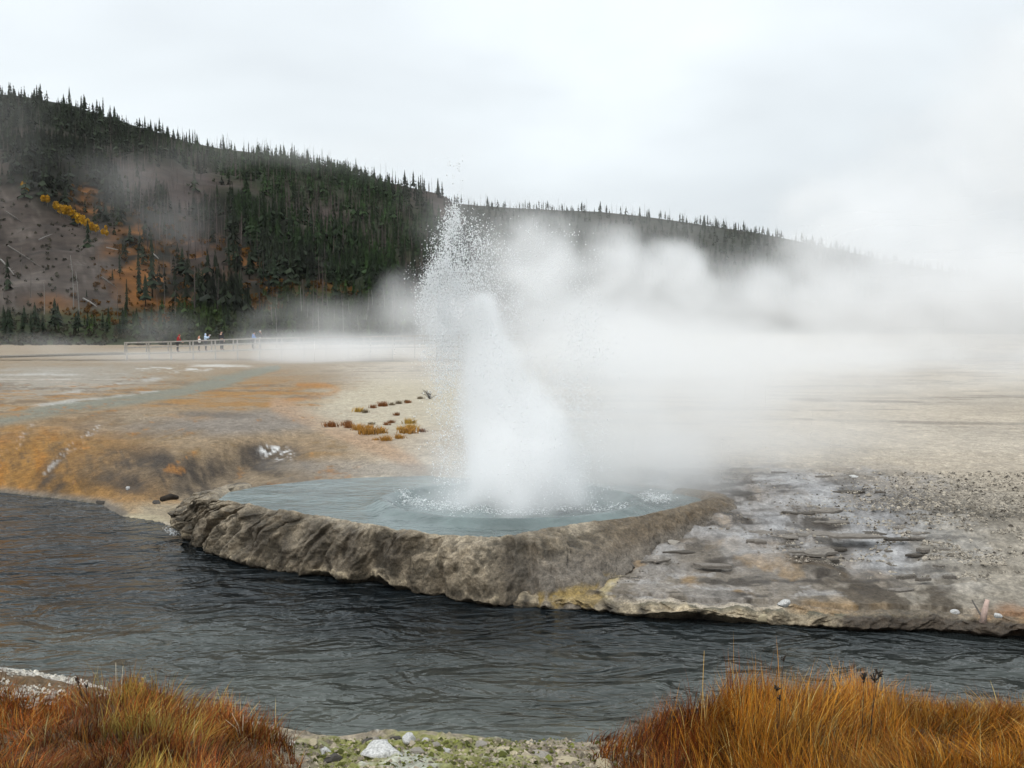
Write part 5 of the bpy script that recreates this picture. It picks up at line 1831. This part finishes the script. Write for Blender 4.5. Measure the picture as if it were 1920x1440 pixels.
# bare twiggy bush beside the spray
P = on_ground(806, 748, 1.0)
mb = MB()
r_ = np.random.default_rng(5)
for i in range(16):
    a = r_.uniform(0, 6.28)
    t = np.array((math.cos(a) * r_.uniform(.1, .4), math.sin(a) * .3, r_.uniform(.15, .45)))
    mb.tube([(0, 0, 0), t * (.5, .5, .7), t], [.016, .011, .005], 4)
    mb.tube([t * (.5, .5, .7), t * (.5, .5, .7) + r_.normal(0, .13, 3) + (0, 0, .1)], [.008, .003], 3)
tag(obj('twiggy_bush', mb.mesh('twiggy_bush', [M_SNAG], True, False), None, P), 'bare grey twiggy bush on the cream flat beside the falling spray', 'bush')

# ================================================================== THE ERUPTION: DROPLETS AND FOAM
OCT = np.array([(1, 0, 0), (-1, 0, 0), (0, 1, 0), (0, -1, 0), (0, 0, 1), (0, 0, -1)], float)
OCF = np.array([(0, 2, 4), (2, 1, 4), (1, 3, 4), (3, 0, 4), (2, 0, 5), (1, 2, 5), (3, 1, 5), (0, 3, 5)])
JY = JET[1]
PM = JY / FPX        # metres per photo pixel at the jet


def jp(px, py):
    return at_y(px, py, JY)


def plume(n, path, width, dens_t, clump=0.0, depth=1.0):
    """droplets along a path of photo pixels at the jet's distance; width per path point, in pixels"""
    path = np.array(path, float)
    k = len(path)
    t = rng.beta(*dens_t, n) * (k - 1)
    c = np.stack([np.interp(t, np.arange(k), path[:, j]) for j in (0, 1)], -1)
    w = np.interp(t, np.arange(k), width)
    # ragged: most drops belong to small bursts that share an offset, strung out along the flight
    nb = max(8, n // 60)
    bo = rng.normal(0, 1, (nb, 3))
    bt = rng.beta(*dens_t, nb) * (k - 1)
    b = rng.integers(0, nb, n)
    inb = rng.uniform(0, 1, n) < .6
    t = np.where(inb, np.clip(bt[b] + rng.normal(0, .16, n), 0, k - 1), t)
    c = np.stack([np.interp(t, np.arange(k), path[:, j]) for j in (0, 1)], -1)
    w = np.interp(t, np.arange(k), width)
    off = np.where(inb[:, None], bo[b] + rng.normal(0, .16, (n, 3)), rng.normal(0, 1, (n, 3)))
    dx, dz, dy = off[:, 0] * w, off[:, 2] * w * .6, off[:, 1] * w * depth
    P = jp(c[:, 0] + dx, c[:, 1] + dz)
    P[:, 1] += dy * PM
    if clump:
        f = fbm(P[:, 0] * 3.2, P[:, 1] * 3.2, P[:, 2] * 2.2, seed=801, oct=3)
        P = P[rng.uniform(0, 1, n) < sstep(-clump, clump, f) * .9 + .1]
    return P


D = [
    plume(30000, [(895, 930), (868, 720), (852, 610), (850, 530), (852, 450), (846, 385)], [42, 38, 33, 29, 18, 8], (2.2, 1.7), .6),
    plume(14000, [(850, 950), (832, 740), (824, 620), (822, 540), (830, 480)], [26, 22, 19, 19, 14], (1.8, 1.3), .6),
    plume(9000, [(900, 820), (905, 580), (905, 490), (892, 420)], [40, 42, 40, 24], (1.8, 1.5), .7),
    plume(9000, [(950, 950), (930, 800), (912, 650), (904, 560)], [62, 50, 34, 8], (1.3, 1.3)),
    plume(8000, [(1000, 950), (1010, 850), (1000, 760), (960, 660)], [60, 56, 44, 30], (1.3, 1.4)),
    plume(12000, [(1050, 940), (1075, 800), (1085, 680), (1095, 570)], [40, 34, 32, 26], (1.2, 1.4), .8),
    plume(3500, [(960, 600), (1020, 520), (1080, 470)], [60, 60, 40], (1.2, 1.6), .8),
    plume(160, [(845, 420), (845, 340), (850, 290)], [10, 12, 8], (1.0, 2.0)),
]
D = np.vstack(D)
D = D[D[:, 2] > POOL_Z]
rad = np.minimum(rng.gamma(1.5, .0022, len(D)) + .0031, .012)
big = rng.uniform(0, 1, len(D)) < .05
rad[big] *= 1.25
sq = rng.uniform(.8, 1.9, len(D))
V = OCT[None] * rad[:, None, None]
V[..., 2] *= sq[:, None]
V = (V + D[:, None]).reshape(-1, 3)
F = (OCF[None] + (np.arange(len(D)) * 6)[:, None, None]).reshape(-1, 3)
tag(obj('water_spray', make_mesh('water_spray', V, F, [M_SPRAY], None, True)), kind='stuff')

# foam where the water falls back and where the ring wave breaks
FO = []
for cx_, cy_, rx, ry, n in ((755, 930, 14, 6, 420), (775, 943, 24, 6, 260), (860, 955, 60, 5, 700), (820, 948, 50, 5, 420), (1232, 938, 26, 6, 700), (1170, 952, 30, 4, 220), (1130, 958, 40, 3, 160), (1215, 930, 14, 4, 160),
                            (960, 962, 70, 5, 600), (1050, 955, 50, 5, 300), (318, 998, 9, 3, 120), (326, 1003, 8, 2, 80)):
    q = rng.normal(0, 1, (n, 2)) * .55
    zz = POOL_Z + .05 if py is None or cy_ < 990 else .03
    p = at_z(cx_ + q[:, 0] * rx, cy_ + q[:, 1] * ry, zz)
    p[:, 2] += np.abs(rng.normal(0, .05, n))
    FO.append(p)
FO = np.vstack(FO)
kf_ = rng.uniform(0, 1, len(FO)) < .7
FO = FO[kf_]
rad = rng.gamma(1.3, .003, len(FO)) + .0025
V = OCT[None] * rad[:, None, None] * np.array((1.5, 1.2, .6))
V = (V + FO[:, None]).reshape(-1, 3)
F = (OCF[None] + (np.arange(len(FO)) * 6)[:, None, None]).reshape(-1, 3)
tag(obj('foam', make_mesh('foam', V, F, [M_SPRAY], None, True)), kind='stuff')


# ================================================================== STEAM
def lattice_noise(n, cells, seed, oct=4, gain=0.55):
    """3D fractal noise on a regular grid, by smooth upsampling of random lattices"""
    r = np.random.default_rng(seed)
    out = np.zeros(n, np.float32)
    amp, tot = 1.0, 0.0

    def W(nn, m):
        p = np.linspace(0, m - 3.001, nn)
        i = np.floor(p).astype(int)
        f = p - i
        w = np.zeros((nn, m), np.float32)
        b = [(1 - f) ** 3 / 6, (3 * f ** 3 - 6 * f ** 2 + 4) / 6, (-3 * f ** 3 + 3 * f ** 2 + 3 * f + 1) / 6, f ** 3 / 6]
        for k in range(4):
            w[np.arange(nn), np.minimum(i + k, m - 1)] += b[k]
        return w
    c = np.array(cells, float)
    for o in range(oct):
        m = [max(4, int(round(k)) + 3) for k in c]
        L = r.normal(0, 1, m).astype(np.float32)
        A = np.tensordot(W(n[0], m[0]), L, (1, 0))
        A = np.einsum('xbc,yb->xyc', A, W(n[1], m[1]), optimize=True)
        A = np.einsum('xyc,zc->xyz', A, W(n[2], m[2]), optimize=True)
        out += amp * 1.9 * A
        tot += amp
        amp *= gain
        c = c * 2.0
    return out / tot


def volume_object(name, lo, hi, n, density, mat):
    """grid densities -> a real volume: the mesh carries one value per grid point, geometry nodes fill a volume with them"""
    ax = [np.linspace(lo[k], hi[k], n[k], dtype=np.float32) for k in range(3)]
    G = np.stack(np.meshgrid(*ax, indexing='ij'), -1)
    D = density.astype(np.float32)
    D[[0, -1]] = 0
    D[:, [0, -1]] = 0
    D[:, :, [0, -1]] = 0
    me = bpy.data.meshes.new(name)
    me.vertices.add(D.size)
    me.vertices.foreach_set('co', G.reshape(-1))
    at = me.attributes.new('vapour', 'FLOAT', 'POINT')
    at.data.foreach_set('value', D.ravel())
    me.materials.append(mat)
    o = obj(name, me)
    ng = bpy.data.node_groups.new(name, 'GeometryNodeTree')
    ng.interface.new_socket('Geometry', in_out='INPUT', socket_type='NodeSocketGeometry')
    ng.interface.new_socket('Geometry', in_out='OUTPUT', socket_type='NodeSocketGeometry')
    N, L = ng.nodes.new, ng.links.new
    gi, go = N('NodeGroupInput'), N('NodeGroupOutput')
    pos = N('GeometryNodeInputPosition')
    sub = N('ShaderNodeVectorMath')
    sub.operation = 'SUBTRACT'
    sub.inputs[1].default_value = lo
    L(pos.outputs[0], sub.inputs[0])
    dv = N('ShaderNodeVectorMath')
    dv.operation = 'DIVIDE'
    dv.inputs[1].default_value = [(hi[k] - lo[k]) / (n[k] - 1) for k in range(3)]
    L(sub.outputs[0], dv.inputs[0])
    sep = N('ShaderNodeSeparateXYZ')
    L(dv.outputs[0], sep.inputs[0])
    ints = []
    for k in range(3):
        f = N('FunctionNodeFloatToInt')
        f.rounding_mode = 'ROUND'
        L(sep.outputs[k], f.inputs[0])
        ints.append(f.outputs[0])

    def im(op, a, b):
        q = N('FunctionNodeIntegerMath')
        q.operation = op
        for s, v in zip(q.inputs, (a, b)):
            if isinstance(v, int):
                s.default_value = v
            else:
                L(v, s)
        return q.outputs[0]
    idx = im('ADD', im('MULTIPLY', im('ADD', im('MULTIPLY', ints[0], int(n[1])), ints[1]), int(n[2])), ints[2])
    na = N('GeometryNodeInputNamedAttribute')
    na.data_type = 'FLOAT'
    na.inputs[0].default_value = 'vapour'
    si = N('GeometryNodeSampleIndex')
    si.data_type = 'FLOAT'
    si.clamp = True
    L(gi.outputs[0], si.inputs['Geometry'])
    L(na.outputs[0], si.inputs['Value'])
    L(idx, si.inputs['Index'])
    vc = N('GeometryNodeVolumeCube')
    L(si.outputs[0], vc.inputs['Density'])
    vc.inputs['Min'].default_value = lo
    vc.inputs['Max'].default_value = hi
    for k, a in enumerate('XYZ'):
        vc.inputs['Resolution ' + a].default_value = int(n[k])
    sm = N('GeometryNodeSetMaterial')
    sm.inputs['Material'].default_value = mat
    L(vc.outputs[0], sm.inputs[0])
    L(sm.outputs[0], go.inputs[0])
    md = o.modifiers.new('steam', 'NODES')
    md.node_group = ng
    return tag(o, kind='stuff')


def field(lo, hi, n):
    ax = [np.linspace(lo[k], hi[k], n[k], dtype=np.float32) for k in range(3)]
    return np.meshgrid(*ax, indexing='ij')


def add_blob(D, X, Y, Z, c, r, dens, soft=0.5, nz=0.0):
    d = np.sqrt(((X - c[0]) / r[0]) ** 2 + ((Y - c[1]) / r[1]) ** 2 + ((Z - c[2]) / r[2]) ** 2)
    d = d + nz
    v = np.clip((1 + soft - d) / (2 * soft), 0, 1)
    return np.maximum(D, dens * v * v * (3 - 2 * v))


# --- steam bank over the springs behind the pool
lo, hi, n = (-78.0, 36.0, 0.6), (92.0, 128.0, 34.0), (380, 140, 108)
X, Y, Z = field(lo, hi, n)
nA = lattice_noise(n, (14, 8, 4), 901, 5, .55)
nB = lattice_noise(n, (34, 20, 9), 902, 3, .6)
nC = lattice_noise(n, (60, 30, 17), 903, 3, .6)
nz = .62 * nA + .42 * nB + .16 * nC
D = np.zeros(n, np.float32)
for px, py, y, rx, ry, rz, de, so in (
        (1010, 490, 100, 85, 5, 92, .24, .4), (960, 560, 98, 70, 4, 90, .22, .45), (1150, 505, 102, 75, 5, 86, .19, .45), (1265, 520, 100, 85, 5, 92, .22, .4), (1100, 620, 98, 200, 7, 80, .20, .5),
        (1440, 565, 98, 75, 5, 75, .16, .45), (1560, 550, 104, 95, 6, 95, .22, .5), (1660, 490, 100, 170, 8, 165, .22, .6), (1830, 390, 102, 185, 8, 230, .20, .7), (1950, 250, 100, 170, 8, 230, .13, .8),
        (1350, 640, 96, 420, 9, 62, .15, .6), (1750, 600, 94, 420, 10, 130, .17, .6), (2200, 560, 96, 400, 10, 200, .13, .6),
        (700, 655, 92, 190, 4, 34, .20, .5), (560, 662, 88, 160, 4, 22, .16, .6), (745, 580, 98, 38, 3, 60, .09, .7), (640, 610, 104, 120, 4, 36, .05, .8), (860, 620, 96, 120, 5, 75, .26, .5), (330, 668, 84, 260, 4, 12, .06, .7),
        (40, 652, 101, 130, 3, 20, .05, .7), (300, 620, 110, 60, 3, 30, .03, .8),
        (1450, 672, 74, 620, 16, 44, .075, .9), (1700, 690, 54, 620, 12, 60, .045, .9), (1250, 680, 62, 330, 12, 50, .06, .9), (2100, 650, 60, 420, 12, 160, .035, .9), (1500, 730, 44, 420, 8, 60, .035, .9)):
    c = at_y(px, py, y)
    s = y / FPX
    D = add_blob(D, X, Y, Z, c, (rx * s, ry, rz * s), de, so, nz)
D *= np.clip(.78 + .8 * nB + .5 * nC, .05, 2.0)
# thin wisps hanging in front of the hillside
for px, py, y, rx, ry, rz, de in ((245, 330, 112, 80, 4, 45, .017), (330, 400, 114, 60, 4, 40, .014), (560, 285, 118, 190, 5, 24, .016), (15, 290, 112, 60, 4, 110, .006), (120, 520, 112, 150, 4, 60, .003),
                                 (930, 420, 110, 120, 5, 60, .012), (1120, 420, 112, 200, 5, 30, .012)):
    c = at_y(px, py, y)
    s = y / FPX
    D = add_blob(D, X, Y, Z, c, (rx * s, ry, rz * s), de, .9, 1.4 * nz)
volume_object('steam', lo, hi, n, D, vol_mat('steam_bank', 1.0, .1, (.972, .975, .98)))

# --- steam and mist thrown off by the eruption itself
lo, hi, n = (-4.6, 15.4, POOL_Z - .05), (13.5, 29.5, 7.8), (280, 200, 116)
X, Y, Z = field(lo, hi, n)
nA = lattice_noise(n, (9, 9, 5), 911, 5, .55)
nz = .55 * nA + .2 * lattice_noise(n, (26, 24, 15), 912, 3, .6)
D = np.zeros(n, np.float32)
for px, py, dy, rx, ry, rz, de, so in (
        (1120, 860, 1.6, 110, 1.3, 120, .75, .8), (1220, 880, 2.2, 120, 1.5, 100, .75, .9), (1150, 740, 2.2, 120, 1.6, 140, .55, .8), (1060, 640, 1.8, 110, 1.3, 120, .38, .7), (1030, 520, 2.2, 90, 1.3, 110, .22, .8),
        (1300, 760, 3.4, 170, 2.0, 130, .40, .9), (1250, 640, 3.2, 150, 1.8, 130, .24, .8), (1400, 850, 4.2, 190, 2.0, 80, .28, 1.0), (1150, 560, 2.6, 110, 1.5, 130, .16, .7),
        (1500, 800, 6.0, 210, 2.4, 90, .11, 1.0), (1620, 850, 6.5, 210, 2.4, 50, .06, 1.0), (1420, 720, 6.0, 190, 2.4, 90, .15, .9),
        (600, 905, 1.0, 180, 1.4, 20, .05, .8), (860, 900, 1.6, 120, 1.3, 60, .10, .7), (480, 880, 1.5, 110, 1.2, 30, .035, .9)):
    c = at_y(px, py, JY + dy)
    s = (JY + dy) / FPX
    D = add_blob(D, X, Y, Z, c, (rx * s, ry, rz * s), de, so, nz)
rope = .75 * lattice_noise(n, (30, 26, 6), 921, 3, .6) + .3 * lattice_noise(n, (40, 34, 22), 922, 2, .6)
# dense white water column
for (x0, y0), (x1, y1), w0, w1, de in (((960, 955), (905, 575), 72, 20, 8.0), ((1005, 950), (990, 800), 74, 50, 5.0), ((990, 800), (925, 620), 50, 22, 4.0), ((920, 962), (1000, 960), 88, 88, 2.0)):
    for t in np.linspace(0, 1, 16):
        c = jp(lerp(x0, x1, t), lerp(y0, y1, t))
        w = lerp(w0, w1, t ** .8) * PM
        D = add_blob(D, X, Y, Z, c, (w, w * .9, w * 1.1), de, .85, .45 * nz + .6 * rope)
# thin fine mist in the falling spray on the left
for py in range(450, 940, 40):
    c = jp(856 - .02 * (py - 450), py)
    D = add_blob(D, X, Y, Z, c, (50 * PM, 40 * PM, 50 * PM), lerp(.10, .30, (py - 450) / 490), .8, nz)
volume_object('steam', lo, hi, n, D, vol_mat('eruption_mist', 1.0, .2, (1.0, 1.0, 1.0)))

# ================================================================== HAZE
hb = MB()
hb.box((0, 600, 143), (3600, 4000, 294))
hz = obj('haze', hb.mesh('haze', [vol_mat('haze', 2.5e-5, 0.0)], False, False))
tag(hz, kind='stuff')

# ================================================================== WHAT THE SETTING AND THE MASSES ARE
ABOUT = {
    'ground': [('pale sinter plain with ochre mats left and wet grey crust right of the pool', 'ground')],
    'terrain': [('wide bare valley floor under the plain', 'terrain')],
    'river': [('dark slate grey river flowing between the two banks', 'river')],
    'pool_water': [('milky grey green water filling the round geyser pool', 'pool')],
    'river_bank': [('pale undercut sinter ledge along the far edge of the river', 'river bank')],
    'hill': [('near forested hill with a grey bare slope on the left', 'hill'), ('far low ridge behind the steam', 'hill')],
    'forest': [('dense dark conifer forest covering the near hill', 'forest'), ('distant forest covering the far ridge', 'forest')],
    'dead_forest': [('bare grey dead trees standing over the near hillside', 'forest')],
    'shrub_cover': [('low shrubs and brush along the hill foot', 'shrubs')],
    'gravel': [('grey beige gravel right of the wet terrace', 'gravel'), ('pale pebbles on the near river bank', 'gravel')],
    'rubble': [('dark crust chips strewn over the wet terrace', 'rubble')],
    'grass': [('reddish brown meadow grass on the near left bank', 'grass')],
    'tall_grass': [('tall golden grass on the near right bank', 'grass')],
    'water_spray': [('white water drops thrown up by the erupting geyser', 'spray')],
    'foam': [('white foam ring where the geyser water falls back into the pool', 'foam')],
    'steam': [('bank of white steam drifting over the springs behind the pool', 'steam'), ('white mist and water column rising from the geyser pool', 'steam')],
    'haze': [('thin pale haze over the whole valley', 'haze')],
}
for key, rows in ABOUT.items():
    found = sorted((o for o in COL.objects if o.parent is None and o.get('kind') and o.name.split('.')[0] == key), key=lambda o: o.name)
    for o, (lab, cat) in zip(found, rows):
        tag(o, lab, cat)
